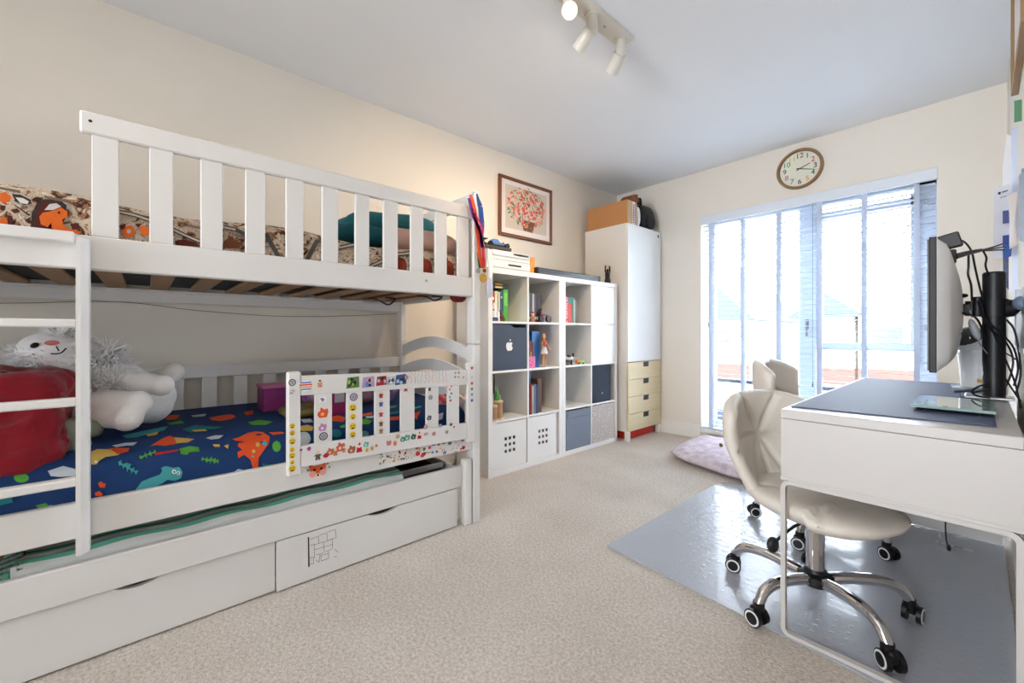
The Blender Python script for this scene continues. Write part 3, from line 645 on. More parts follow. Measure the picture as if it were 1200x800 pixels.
sh = [(DK, [(36, 267), (37, 250), (43, 238), (52, 233), (70, 234), (78, 240), (77, 255), (70, 266), (60, 270), (36, 268)]), (DB, [(40, 266), (41, 250), (46, 241), (54, 236), (69, 237), (74, 243), (73, 255), (60, 268)]),
      (OR2, [(46, 254), (50, 249), (57, 248), (64, 246), (72, 243), (79, 248), (79, 254), (73, 257), (74, 263), (80, 268), (95, 271), (94, 274), (70, 271), (61, 268), (60, 261), (56, 266), (48, 263)]),
      ((200, 200, 196), [(52, 246), (58, 239), (66, 238), (72, 242), (62, 246)]), dsc(69, 249, 1.6, DK), (DB, [(82, 262), (92, 261), (94, 268), (85, 269)]),
      (OR2, [(0, 226), (6, 225), (13, 230), (12, 236), (4, 238), (0, 236)]), (DK, [(14, 227), (24, 228), (36, 234), (37, 239), (28, 240), (18, 236)]), ((215, 215, 210), [(18, 231), (27, 232), (34, 236), (32, 239), (24, 238)]),
      (OR2, [(0, 254), (6, 255), (10, 260), (8, 264), (0, 263)]), (DB, [(8, 252), (14, 253), (16, 260), (12, 264), (9, 262)]), (DB, [(0, 240), (7, 241), (5, 247), (0, 246)]), (DB, [(12, 246), (20, 244), (24, 248), (17, 250)]),
      (DK, [(16, 240), (18, 240), (36, 252), (34, 253)]),
      (OR2, [(143, 270), (147, 265), (152, 264), (158, 268), (157, 276), (150, 278), (144, 276)]), dsc(151, 271, 2.6, (190, 180, 165)), (OR2, [(163, 266), (168, 264), (175, 268), (174, 276), (166, 275)]), (DB, [(141, 263), (148, 262), (146, 268), (141, 269)]), (DB, [(158, 262), (166, 262), (162, 267)]),
      (DB, [(205, 282), (215, 280), (230, 284), (234, 289), (206, 287)]), ((110, 60, 36), [(262, 283), (267, 279), (272, 276), (276, 282), (284, 284), (280, 291), (266, 291)])]
def track(pts, wd=3.4, n=1):
    out = []
    for (x0, y0), (x1, y1) in zip(pts, pts[1:]):
        for o_, c_ in ((0, (70, 68, 64)),):
            out.append((c_, [(x0, y0 - wd), (x1, y1 - wd), (x1, y1 + wd), (x0, y0 + wd)]))
        out.append(((196, 186, 172), [(x0, y0 - wd * .45), (x1, y1 - wd * .45), (x1, y1 + wd * .45), (x0, y0 + wd * .45)]))
    return out
for tr in ([(140, 248), (158, 252), (176, 258), (190, 264), (205, 270), (220, 277), (235, 283)], [(262, 266), (276, 269), (290, 276)], [(398, 290), (412, 287), (430, 286)], [(434, 312), (452, 304)], [(466, 298), (484, 296)]): sh += track(tr, 2.6)
for (x0, y0, x1, y1) in ((311, 273, 326, 300), (360, 304, 372, 281)): sh += [((84, 84, 80), [(x0 - 3, y0), (x0 + 3, y0), (x1 + 3, y1), (x1 - 3, y1)])]
for i in range(14):      # check border along the top edge
    u0 = i * 28; f_ = lambda u: 218.5 + u * .2
    if i % 2 == 0: sh.append(((118, 100, 86), [(u0 - 4, f_(u0 - 4)), (u0 + 24, f_(u0 + 24)), (u0 + 24, f_(u0 + 24) + 3.2), (u0 - 4, f_(u0 - 4) + 3.2)]))
printed(mup, sh, hitX)
g = G(); puff(g, atX(537, 352, -1.875) + Vector((0, 0, .04)), .04, .05, .05, p=.9, nu=20, nv=10)
obj('sagging_corner', g, PRED, mup)

# pillows and folded bedding on the upper bunk
cT = (-2.12, 1.02, 1.555)
g = G(); puff(g, (-2.15, .98, 1.55), .23, .27, .085, rotm(x=math.radians(4)), .6, .008)
puff(g, (-2.0, .78, 1.47), .14, .16, .05, Matrix(), .7, .006, 2)
one('pillow', g, TEAL, 'teal pillow lying on top at the window end of the upper bunk', 'pillow', (-2.15, .98, 1.45))
g = G(); puff(g, (-1.96, 1.06, 1.475), .12, .235, .062, rotm(x=math.radians(2)), .6, .007, 1)
one('folded_blanket', g, PINKF, 'dusty pink folded blanket under the teal pillow on the upper bunk', 'blanket', (-1.96, 1.06, 1.42))
g = G(); puff(g, (-1.842, 1.05, 1.318), .026, .19, .05, Matrix(), .8, .003)
for yy, zz in ((.895, .045), (1.035, .055), (1.165, .062)): puff(g, (-1.828, yy, 1.322), .026, .045, zz, Matrix(), .9, nu=20, nv=10)
one('cushion', g, PRED, 'russet printed cushion pressed against the guard slats at the window end of the upper bunk', 'cushion', (-1.85, 1.1, 1.27))

# ------------------------------------------------------------------ things on the lower bunk
def skin_blob(parts):
    g = G()
    for c, r, rt in parts: g.sph(c, r, rt, 20)
    return g
from mathutils import Euler
def E3(x=0, y=0, z=0): return Euler((math.radians(x), math.radians(y), math.radians(z)))
LX = -2.28
A = lambda u, v, X=LX: atX(u, v, X)
pl = thing('plush_lamb', 'large white plush lamb lying on its back with fluffy mane', 'soft toy', (LX, 0, .622))
parts = [(A(160, 466), (.115, .13, .105), E3()), (A(135, 452), (.10, .11, .095), E3()), (A(178, 470), (.10, .075, .09), E3()), (A(110, 450), (.09, .09, .09), E3()),
         (A(62, 412), (.082, .095, .072), E3(-8)), (A(86, 425), (.075, .075, .072), E3()), (A(45, 416), (.06, .06, .05), E3())]
g = skin_blob(parts)
def limb(g, a, b, r0, r1, r2):
    a, b = Vector(a), Vector(b)
    for k in range(9):
        t = k / 8; g.sph(a.lerp(b, t), r0 + (r1 - r0) * t, None, 16)
    g.sph(b + (b - a).normalized() * .01, r2, None, 18)
limb(g, A(148, 446, -2.2), A(186, 451, -2.14), .045, .035, .043)     # near arm
limb(g, A(165, 452, -2.38), A(200, 437, -2.32), .045, .033, .042)    # far arm
limb(g, A(120, 472, -2.14), A(158, 472, -2.06), .05, .042, .046)     # near leg
limb(g, A(120, 488, -2.12), A(147, 490, -2.04), .04, .040, .046)     # near foot
g.cyl(A(190, 486, -2.25), A(203, 481, -2.25), .016, .003, n=12)
body = obj('body', g, FUR, pl)
rm = body.modifiers.new('join', 'REMESH'); rm.mode = 'VOXEL'; rm.voxel_size = .009; rm.use_smooth_shade = True
sm = body.modifiers.new('soft', 'SMOOTH'); sm.iterations = 6
def tufts(name, centres, n, ln, r, parent, m):
    g = G(); bm = g.bm
    for k in range(n):
        c, R = random.choice(centres); c = Vector(c)
        d = Vector((random.gauss(0, 1), random.gauss(0, 1), random.gauss(0, 1))).normalized()
        p = c + d * R; side = d.cross(Vector((0, 0, 1))).normalized() * r; bend = Vector((random.uniform(-1, 1), random.uniform(-1, 1), random.uniform(-1.2, .4))) * ln * .5
        q = p + d * ln * .6 + bend * .4; e_ = p + d * ln * .9 + bend
        up = d.cross(side).normalized() * r
        v = [bm.verts.new(x) for x in (p + side, p - side, p + up, q + side * .6, q - side * .6, q + up * .6, e_)]
        for f in ((0, 1, 4, 3), (1, 2, 5, 4), (2, 0, 3, 5), (3, 4, 6), (4, 5, 6), (5, 3, 6)): bm.faces.new([v[i] for i in f])
    return obj(name, g, m, parent, kind='stuff')
tufts('mane', [(A(122, 424), .055), (A(130, 436), .05), (A(115, 440), .07), (A(100, 432), .07), (A(125, 415), .03), (A(133, 452, -2.2), .05), (A(112, 455, -2.2), .05)], 2600, .05, .0035, pl, FUR)
tufts('head_wool', [(A(60, 428), .075), (A(80, 434), .07), (A(92, 415), .06), (A(70, 398), .035), (A(45, 425), .06), (A(30, 418), .04), (A(88, 402), .04)], 2200, .036, .003, pl, FUR)
fx = LX + .074
obj('eye', G().sph(A(40.5, 404.5, fx - .002), (.006, .012, .009), E3(35)), BLACK, pl)
obj('nose', G().sph(A(61, 401.5, fx + .012), (.008, .019, .009)), mat('plush_pink_nose', (215, 120, 120), .8), pl)
obj('mouth', G().tube([A(66, 405.5, fx + .02), A(69, 411, fx + .026)], .0022, 6).tube([A(60, 414.5, fx + .022), A(66, 414.5, fx + .027), A(72, 413, fx + .024), A(77.5, 408, fx + .014)], .0025, 6), DARK, pl)
# red fleece blanket
g = G()
def redp(c, a, b, h, rt=Matrix(), seed=0): puff(g, c, a, b, h, rt, .62, .014, seed, 44, 18)
redp(A(30, 455, -2.12), .15, .12, .062, rotm(x=math.radians(-9)), 1)
redp(A(24, 485, -2.08), .14, .12, .065, rotm(x=math.radians(3)), 3)
redp(A(20, 505, -2.06), .16, .13, .07, Matrix(), 5)
redp(A(14, 527, -2.03), .17, .145, .062, rotm(x=math.radians(-2)), 2)
o = one('fleece_blanket', g, RED, 'crimson fleece blanket bundled at the ladder end of the lower bunk', 'blanket', A(20, 530, -2.1))
rm = o.modifiers.new('join', 'REMESH'); rm.mode = 'VOXEL'; rm.voxel_size = .01; rm.use_smooth_shade = True
sm = o.modifiers.new('soft', 'SMOOTH'); sm.iterations = 5
tx = bpy.data.textures.new('fleece_folds', 'CLOUDS'); tx.noise_scale = .15; tx.noise_depth = 3
dm = o.modifiers.new('folds', 'DISPLACE'); dm.texture = tx; dm.strength = .085; dm.mid_level = .5; dm.texture_coords = 'LOCAL'
g = G(); puff(g, A(84, 520, -2.06), .06, .045, .085, rotm(x=math.radians(15)), .8, .012, 2)
puff(g, A(100, 500, -2.1), .05, .05, .03, rotm(x=math.radians(-20)), .8, .008, 1)
one('crumpled_cloth', g, mat('sage_grey_cloth', (150, 156, 140), .9, bump=.4, bs=30), 'crumpled sage grey cloth beside the crimson blanket', 'cloth', A(84, 535, -2.06))
# pink toy box and clutter behind the guard
t = thing('toy_box', 'pink and purple picture box standing on the dinosaur sheet', 'toy box', (-2.35, .56, .622))
obj('box', G().box(-2.44, -2.30, .425, .72, .622, .735, .004), mat('magenta_card', (150, 50, 120), .5, c2=(96, 44, 110), vs=6), t)
obj('lid', G().box(-2.445, -2.295, .42, .725, .735, .75, .003), mat('pink_lid', (196, 110, 150), .5), t)
obj('picture', G().box(-2.2995, -2.2985, .60, .70, .63, .725), mat('unicorn_print', (200, 190, 210), .6, c2=(150, 70, 150), vs=30), t)
t = thing('booklet', 'pink booklet with a pale grey card propped behind the lower guard', 'booklet', (-2.0, .69, .622))
obj('cover', G().box(-2.02, -2.01, .60, .76, .62, .76, .002), mat('berry_pink_card', (136, 30, 86), .5), t)
obj('card', G().box(-2.0095, -2.007, .665, .71, .68, .755, .001), mat('pale_grey_card', (168, 166, 176), .6), t)
g = G(); puff(g, (-2.28, .85, .66), .10, .1, .045, Matrix(), .6, .008)
one('folded_cardigan', g, mat('dusky_mauve_knit', (128, 92, 104), .9, bump=.4, bs=80), 'dusky mauve folded cardigan on the sheet behind the lower guard', 'clothing', (-2.28, .85, .622))
g = G(); puff(g, (-2.25, 1.02, .70), .07, .07, .08, Matrix(), .6, .006)
one('patterned_bag', g, mat('violet_print_cloth', (70, 50, 110), .8, c2=(150, 130, 170), vs=30), 'violet patterned soft bag behind the middle of the lower guard', 'bag', (-2.25, 1.0, .622))
g = G(); puff(g, (-2.12, .56, .645), .11, .1, .028, Matrix(), .6, .004)
one('folded_jumper', g, mat('olive_yellow_knit', (130, 112, 62), .9, c2=(86, 76, 50), vs=14), 'olive yellow folded jumper behind the left of the lower guard', 'clothing', (-2.12, .53, .622))
t = thing('plush_octopus', 'red and pink round soft toy by the window end of the lower guard', 'soft toy', (-2.0, 1.2, .622))
CORAL = mat('coral_plush', (220, 96, 96), .9, bump=.4, bs=150); PALEP = mat('pale_pink_plush', (230, 190, 196), .9)
p1, p2 = atX(517, 474, -2.0), atX(540, 472, -1.95)
obj('body', G().sph(p1, (.05, .055, .055)).sph(p2, (.04, .045, .045)).sph((p1 + p2) / 2 - Vector((.03, 0, .01)), (.05, .07, .05)), CORAL, t)
obj('belly', G().sph(atX(519, 471, -1.965), (.03, .035, .035)), PALEP, t)
for k in range(4): obj('tentacle', G().tube([(-1.97, 1.14 + .035 * k, .66), (-1.93, 1.13 + .04 * k, .645), (-1.91, 1.13 + .045 * k, .64)], .012), CORAL, t)

# ------------------------------------------------------------------ string light cable on the wall
g = G().tube([(-2.64, -.7, 1.135), (-2.665, -.45, 1.13), (-2.69, -.1, 1.155), (-2.695, .2, 1.125), (-2.695, .6, 1.105), (-2.695, 1.0, 1.12), (-2.66, 1.285, 1.14)], .0016, 6)
t = tag(obj('string_light', g, mat('thin_clear_cable', (120, 106, 92), .5), None, (-2.69, .3, 1.12)), 'thin string light cable draped along the wall between the bunks', 'string light')
for k in range(14):
    y = -.5 + k * .13; zz = 1.125; obj('bulb', G().sph((-2.69, y, zz), .003, n=6), GLASS if False else WHT, t)

# ================================================================== TRUNDLE BED
t = tr = thing('trundle_bed', 'white pull-out trundle bed with two drawer fronts under the bunk', 'bed', (-2.1, .3, 0))
TXF = -1.798
obj('front_board', bx(-1.824, TXF, YS, 1.245, .203, .312), BEDW, tr)
obj('leg', bx(-1.822, -1.775, 1.247, 1.291, 0, .345, bev=.006), BEDW, tr)
obj('leg', bx(-1.822, -1.775, YS - .045, YS - .002, 0, .345, bev=.006), BEDW, tr)
obj('end_panel', bx(-2.55, -1.824, 1.225, 1.243, .02, .30), BEDW, tr)
obj('rear_panel', bx(-2.57, -2.55, YS, 1.243, .02, .30), BEDW, tr)
obj('base', bx(-2.55, -1.85, YS, 1.225, .16, .175), SLATW, tr)
def drawer_front(y0, y1, x1, yc, hw=.085):
    pts = [(x1, y0, .008), (x1, y1, .008), (x1, y1, .2)]
    for i in range(13): s = i / 12; pts.append((x1, yc + hw - 2 * hw * s, .2 - .017 * math.sin(PI * s) ** .7))
    pts.append((x1, y0, .2))
    return G().prism(pts, (-.018, 0, 0))
d1 = obj('drawer_front', drawer_front(YS, .376, -1.815, (atX(131, 690, -1.81).y + atX(189, 678, -1.81).y) / 2, (atX(189, 678, -1.81).y - atX(131, 690, -1.81).y) / 2), BEDW, tr)
d2 = obj('drawer_front', drawer_front(.380, 1.215, -1.800, (atX(431, 605, -1.8).y + atX(466, 597, -1.8).y) / 2, (atX(466, 597, -1.8).y - atX(431, 605, -1.8).y) / 2), BEDW, tr)
for y0, y1 in ((YS, .376), (.386, 1.21)): obj('drawer_box', G().box(-2.5, -1.85, y0 + .01, y1 - .01, .012, .15, .002), DARK, tr)
# black pen drawing on the right drawer front
g = G(); DX = -1.7998
def ln(a, b, w_=.0012):
    p, q = atX(*a, DX), atX(*b, DX); d = (q - p); n_ = Vector((0, -d.z, d.y)).normalized() * w_ / 2
    g.prism([p + n_, q + n_, q - n_, p - n_], (.0004, 0, 0))
ln((361.5, 629), (362, 664), .005)
for a, b_ in (((363, 632), (373, 628)), ((373, 628), (374, 637)), ((374, 627), (383, 624)), ((383, 624), (384, 634)), ((384, 623), (393, 620)), ((393, 620), (394, 630)), ((385, 633), (394, 629.5)), ((363, 639), (369, 637.5)), ((368.5, 637), (368.5, 654)), ((368.5, 644), (390.5, 637.5)), ((369, 638), (379, 634.5)), ((379, 634), (380, 646.5)),
              ((380, 635), (389.5, 631)), ((389.5, 631), (389.5, 642.5)), ((370, 650), (379, 647.5)), ((381, 646.5), (389, 643)), ((363, 653.5), (368.5, 652.5)), ((367.5, 654), (367.5, 660)), ((363, 661), (367.5, 660)), ((376, 650.5), (385, 648)), ((376, 650.5), (376.5, 657)), ((376.5, 657), (385, 654)), ((385, 646), (385, 654)), ((370, 656), (374, 658.5)), ((374, 658.5), (375, 649)), ((392, 643), (396, 647)), ((391, 652.5), (395, 652))):
    ln(a, b_)
o = obj('pen_drawing', g, BLACK, d2)
# trundle mattress and blanket
g = G(); y0, y1 = atX(22, 660, -1.86).y, .93
def fn(u, v):
    y = y0 + (y1 - y0) * v; P_ = [(-1.838, .2), (-1.84, .315), (-1.865, .338), (-2.1, .352), (-2.5, .35), (-2.54, .2)]
    i = min(int(u * 5.0001), 4); t_ = u * 5 - i; a, b_ = P_[i], P_[i + 1]
    return Vector((a[0] + (b_[0] - a[0]) * t_, y + .012 * math.sin(u * 60) * (1 if v < .02 else 0), a[1] + (b_[1] - a[1]) * t_ + .004 * math.sin(y * 23 + u * 7)))
g.grid(fn, 30, 60)
f1 = g
o = one('trundle_mattress', g, STRIPE, 'teal and white striped mattress lying in the pull-out trundle', 'mattress', (-2.15, .3, .18))
for k in range(5):   # folded concertina end of the blanket
    g = G(); yy = y0 - .008 - .016 * k; g.box(-2.45, -1.845 - .012 * k, yy - .007, yy + .007, .2, .333 - .018 * k, .006, seg=2)
    obj('blanket_fold', g, STRIPE, o)
t = thing('storage_crate', 'brown wooden crate beside the striped mattress inside the trundle', 'crate', (-2.1, 1.08, .176))
WOODB = mat('mid_brown_wood', (104, 82, 66), .6, var=.2, vs=6, stretch=(8, 1, 8))
obj('side', bx(-1.96, -1.945, .96, 1.21, .176, .295), WOODB, t); obj('side', bx(-2.45, -2.435, .96, 1.21, .176, .295), WOODB, t)
obj('side', bx(-2.435, -1.96, .96, .975, .176, .28), WOODB, t); obj('side', bx(-2.435, -1.96, 1.195, 1.21, .176, .28), WOODB, t); obj('bottom', bx(-2.435, -1.96, .975, 1.195, .176, .186), WOODB, t)
obj('rail', bx(-1.94, -1.925, .96, 1.21, .28, .31), mat('pale_grey_rail', (180, 180, 182), .5), t)

# ------------------------------------------------------------------ medals on the bed post
def medal(label, runs, disc_uv, r, colr, X):
    t = thing('medal', label, 'medal', (X, 1.33, 1.70), 'sports medals hanging from the bed post')
    for col, pts, w_ in runs:
        g = G(); P_ = [atX(u, v, X) for u, v in pts]
        for i in range(len(P_) - 1):
            a, b_ = P_[i], P_[i + 1]; d = (b_ - a).normalized(); n_ = Vector((0, d.z, -d.y)) * w_ / 2
            g.prism([a + n_, a - n_, b_ - n_, b_ + n_], (.0015, 0, 0))
        obj('ribbon', g, mat('satin_%02x%02x%02x' % col, col, .45), t)
    c = atX(*disc_uv, X + .002); m = mat('medal_%02x%02x%02x' % colr, colr, .3, .7)
    obj('disc', G().cyl(c, c + Vector((.004, 0, 0)), r, n=24).cyl(c + Vector((.004, 0, 0)), c + Vector((.0052, 0, 0)), r * .72, n=20), m, t)
    return t
medal('gold medal hanging lowest from the bed post on an orange and white ribbon', [((236, 92, 44), [(551, 228), (556, 245), (560, 275), (562, 300), (566, 314)], 0.0224), ((235, 235, 238), [(556, 226), (559, 248), (561, 272), (565, 296), (567, 312)], 0.0144)], (566, 326), .024, (222, 176, 90), -1.758)
medal('small bronze medal on a red and purple ribbon above the gold one', [((110, 40, 140), [(549.5, 232), (554, 252), (563, 272), (565, 290)], 0.0192), ((206, 40, 52), [(555, 250), (561, 268), (566, 290), (567, 314)], 0.0192), ((214, 40, 110), [(553, 244), (564, 264), (565.5, 275)], 0.0112)], (567.5, 317), .011, (160, 74, 44), -1.750)
medal('silver medal on a blue and green ribbon behind the others on the bed post', [((44, 86, 170), [(557, 228), (563, 242), (565, 262), (563, 290)], 0.0288), ((60, 110, 60), [(561, 296), (562, 308), (563, 314)], 0.0224), ((60, 150, 200), [(554, 226), (559, 231)], 0.0192), ((48, 50, 130), [(566, 296), (568, 304), (568, 312)], 0.0096)], (560, 317), .013, (180, 186, 190), -1.766)
g = G(); c = atX(573.5, 337, -1.785); puff(g, c, .014, .02, .055, Matrix(), .8, .002)
g.tube([c + Vector((0, 0, .05)), c + Vector((.012, -.02, .16)), Vector((-1.768, 1.325, 1.60)), Vector((-1.768, 1.325, 1.765))], .0018, 6)
one('drawstring_bag', g, mat('pale_lilac_mesh', (208, 208, 222), .7), 'small pale lilac drawstring bag hanging behind the medals', 'bag', c)

# ================================================================== CUBE SHELVES
KX, KB = -2.246, -2.636
def kallax(y0, label):
    t = thing('cube_shelf', label, 'shelf unit', ((KX + KB) / 2, y0 + .3825, 0), 'white cube shelf units along the left wall')
    y1 = y0 + .765
    obj('side_panel', bx(KB, KX, y0, y0 + .038, 0, 1.465, bev=.001), SHELF, t); obj('side_panel', bx(KB, KX, y1 - .038, y1, 0, 1.465, bev=.001), SHELF, t)
    obj('top', bx(KB, KX, y0 + .038, y1 - .038, 1.427, 1.465, bev=.001), SHELF, t); obj('bottom', bx(KB, KX, y0 + .038, y1 - .038, 0, .038, bev=.001), SHELF, t)
    obj('divider', bx(KB, KX - .002, y0 + .3745, y0 + .3905, .038, 1.427, bev=.001), SHELF, t)
    for z in (.373, .724, 1.075):
        for a, b_ in ((y0 + .038, y0 + .3745), (y0 + .3905, y1 - .038)): obj('shelf', bx(KB, KX - .002, a, b_, z, z + .016, bev=.001), SHELF, t)
    return t
K1 = kallax(1.77, 'white cube shelf unit nearest the bunk bed'); K2 = kallax(2.537, 'white cube shelf unit beside the tall wardrobe')
CY = {1: (1.808, 2.1445), 2: (2.1605, 2.497), 3: (2.575, 2.9115), 4: (2.9275, 3.264)}
RZ = {1: (1.091, 1.427), 2: (.740, 1.075), 3: (.389, .724), 4: (.038, .373)}
for r_, in ((1,), (2,)):
    y0, y1 = CY[4]; z0, z1 = RZ[r_]
    obj('door', bx(KX - .02, KX - .004, y0 + .002, y1 - .002, z0 + .002, z1 - .002, bev=.001), GLOSS, K2)
def inbox(name, c, r_, m, label, inset=.006, depth=.36, w0=0, w1=0, cat='storage box', top=0):
    y0, y1 = CY[c]; z0, z1 = RZ[r_]; y0 += .004 + w0; y1 -= .004 + w1; zt = z1 - .006 - top; x1 = KX - inset; x0 = x1 - depth
    t = thing(name, label, cat, ((x0 + x1) / 2, (y0 + y1) / 2, z0))
    obj('base', bx(x0, x1, y0, y1, z0, z0 + .006, bev=0), m, t)
    obj('side', bx(x0, x1 - .006, y0, y0 + .006, z0 + .006, zt, bev=0), m, t); obj('side', bx(x0, x1 - .006, y1 - .006, y1, z0 + .006, zt, bev=0), m, t)
    obj('back', bx(x0, x0 + .006, y0 + .006, y1 - .006, z0 + .006, zt, bev=0), m, t)
    return t, x1, y0, y1, z0, zt
# navy box with cut-out top and fruit emblem
t, x1, y0, y1, z0, zt = inbox('storage_box', 1, 2, NAVY, 'navy blue storage box with a white bitten apple emblem')
w_ = y1 - y0
g = G().prism([(x1, y0, z0 + .006), (x1, y1, z0 + .006), (x1, y1, zt - .022), (x1, y0 + w_ * .62, zt - .022), (x1, y0 + w_ * .50, zt - .002), (x1, y0, zt)], (-.006, 0, 0)); obj('front', g, NAVY, t)
c = atX(597, 405, x1); g = G(); s = .034
ap = [(0, .72), (.3, .86), (.62, .82), (.85, .58), (.68, .36), (.62, .1), (.74, -.14), (.92, -.26), (.72, -.72), (.42, -.98), (.18, -.92), (0, -.86), (-.2, -.93), (-.45, -.98), (-.78, -.6), (-.94, -.1), (-.92, .38), (-.7, .74), (-.35, .86)]
fan(c.y, c.z - .004, x1 + .0002, [(a * s, b_ * s) for a, b_ in ap], 0, g)
fan(c.y + .004, c.z + s * 1.12, x1 + .0002, [(a * s, b_ * s) for a, b_ in ((-.1, -.18), (.18, -.08), (.3, .22), (.3, .34), (.05, .22), (-.08, .02))], 0, g)
obj('emblem', g, mat('white_emblem', (236, 238, 240), .4), t)
# white boxes pierced with nine square holes
def pierced(c, label, w1):
    t, x1, y0, y1, z0, zt = inbox('storage_box', c, 4, WHT, label, .008, .35, 0, w1)
    cy = (y0 + y1) / 2 + .0; cz = z0 + .165; hs = .0115; pit = .040
    ysp = [y0] + sum([[cy + (k - 1) * pit - hs, cy + (k - 1) * pit + hs] for k in range(3)], []) + [y1]
    zsp = [z0 + .006] + sum([[cz + (k - 1) * pit * 1.12 - hs, cz + (k - 1) * pit * 1.12 + hs] for k in range(3)], []) + [zt]
    g = G()
    for j in range(7):
        if j % 2 == 0: g.box(x1 - .005, x1, y0, y1, zsp[j], zsp[j + 1])
        else:
            for i in (0, 2, 4, 6): g.box(x1 - .005, x1, ysp[i], ysp[i + 1], zsp[j], zsp[j + 1])
    obj('front', g, WHT, t)
    cols = [BLACK, mat('coloured_contents', (120, 90, 70), .8, c2=(50, 60, 120), vs=14)]
    obj('contents', G().box(x1 - .28, x1 - .02, y0 + .012, y1 - .012, z0 + .008, zt - .12), cols[0 if c == 1 else 1], t)
pierced(1, 'white storage box with nine square holes in the bottom left cube', 0.0)
pierced(2, 'white storage box with nine square holes, right of its twin and slightly narrower', .02)
t, x1, y0, y1, z0, zt = inbox('storage_box', 3, 4, mat('slate_grey_felt', (122, 132, 150), .8, var=.06), 'slate grey fabric storage box with a folded top band', .002, .36, .004, .004, top=.004)
m = MC['slate_grey_felt']; obj('front', bx(x1 - .006, x1, y0, y1, z0 + .006, zt, bev=0), m, t); obj('top_band', bx(x1, x1 + .006, y0 + .01, y1, zt - .062, zt - .004, bev=.003), m, t)
t, x1, y0, y1, z0, zt = inbox('storage_box', 4, 4, DOTS, 'beige grey storage box with small white dots', .002, .36); obj('front', bx(x1 - .006, x1, y0, y1, z0 + .006, zt, bev=0), DOTS, t)
NV2 = mat('dark_navy_fabric', (40, 50, 68), .8, var=.08)
t, x1, y0, y1, z0, zt = inbox('storage_box', 4, 3, NV2, 'dark navy storage box with a small stud above the dotted box', .002, .34, 0, .06)
obj('front', bx(x1 - .006, x1, y0, y1, z0 + .006, zt, bev=.002), NV2, t); obj('lid', bx(x1 - .34, x1, y0, y1, zt, zt + .003, bev=0), NV2, t); obj('stud', G().cyl((x1, y0 + .14, z0 + .08), (x1 + .003, y0 + .14, z0 + .08), .006, n=10), STEEL, t)

# books --------------------------------------------------------------
def book(y, w_, h, z, colr, label, group, d=.19, x=-2.30, lean=0, spine=None, letters=None):
    t = thing('book', label, 'book', (x - d / 2, y + w_ / 2, z), group)
    cov = mat('cover_%02x%02x%02x' % colr, colr, .5)
    g = G().box(x - d, x, y, y + .002, z, z + h).box(x - d, x, y + w_ - .002, y + w_, z, z + h).box(x - .002, x, y, y + w_, z, z + h)
    obj('cover', g, cov, t); obj('pages', G().box(x - d + .004, x - .002, y + .002, y + w_ - .002, z + .003, z + h - .004), PAPER, t)
    if spine: obj('spine_label', G().box(x, x + .0006, y + w_ * .15, y + w_ * .85, z + h * spine[1], z + h * spine[2]), flat(spine[0]), t)
    if letters:
        M = Matrix.Translation((x + .0006, y + w_ / 2, z + h / 2)) @ Matrix.Rotation(-PI / 2, 4, 'X') @ Matrix(((0, 0, 1, 0), (1, 0, 0, 0), (0, 1, 0, 0), (0, 0, 0, 1)))
        obj('lettering', text_g(letters[0], letters[1], M), flat(letters[2]), t, fixn=False)
    if lean: t.rotation_euler = (lean, 0, 0)
    return t
gp = 'books in the top left cube'
z = 1.091
for y, w_, h, cc, lb, spn in ((1.812, .010, .20, (222, 216, 204), 'cream book at the left end of the top left cube', None), (1.823, .034, .215, (176, 66, 40), 'rust red book in the top left cube', ((230, 220, 200), .7, .8)),
    (1.858, .030, .215, (226, 212, 178), 'thick pale yellow book in the top left cube', ((170, 120, 70), .1, .3)), (1.889, .020, .212, (196, 196, 190), 'pale grey book beside the pale yellow one', None), (1.910, .024, .222, (40, 70, 110), 'dark blue book in the top left cube', ((200, 190, 120), .75, .82)),
    (1.936, .049, .232, (70, 168, 50), 'bright green thick book in the top left cube', ((110, 200, 80), .5, .9))):
    book(y, w_, h, z, cc, lb, gp, x=-2.285, d=.16, spine=spn)
def lying(y, w_, z, h, colr, label, group, x=-2.285, d=.17, spinec=None):
    t = thing('book', label, 'book', (x - d / 2, y + w_ / 2, z), group); cov = mat('cover_%02x%02x%02x' % colr, colr, .5)
    obj('cover', G().box(x - d, x, y, y + w_, z, z + .002).box(x - d, x, y, y + w_, z + h - .002, z + h).box(x - .002, x, y, y + w_, z, z + h), cov, t)
    obj('pages', G().box(x - d + .004, x - .002, y + .004, y + w_ - .003, z + .002, z + h - .002), PAPER, t)
    if spinec: obj('spine_label', G().box(x, x + .0006, y + w_ * .3, y + w_ * .7, z + h * .25, z + h * .75), flat(spinec), t)
lying(1.812, .17, 1.326, .020, (28, 60, 70), 'dark teal book lying flat on the standing books', gp, spinec=(220, 200, 90))
lying(1.812, .17, 1.347, .018, (40, 36, 34), 'black book lying on the dark teal book', gp, spinec=(150, 110, 60))
lying(1.812, .165, 1.366, .014, (64, 52, 44), 'dark brown book topmost of the lying ones', gp)
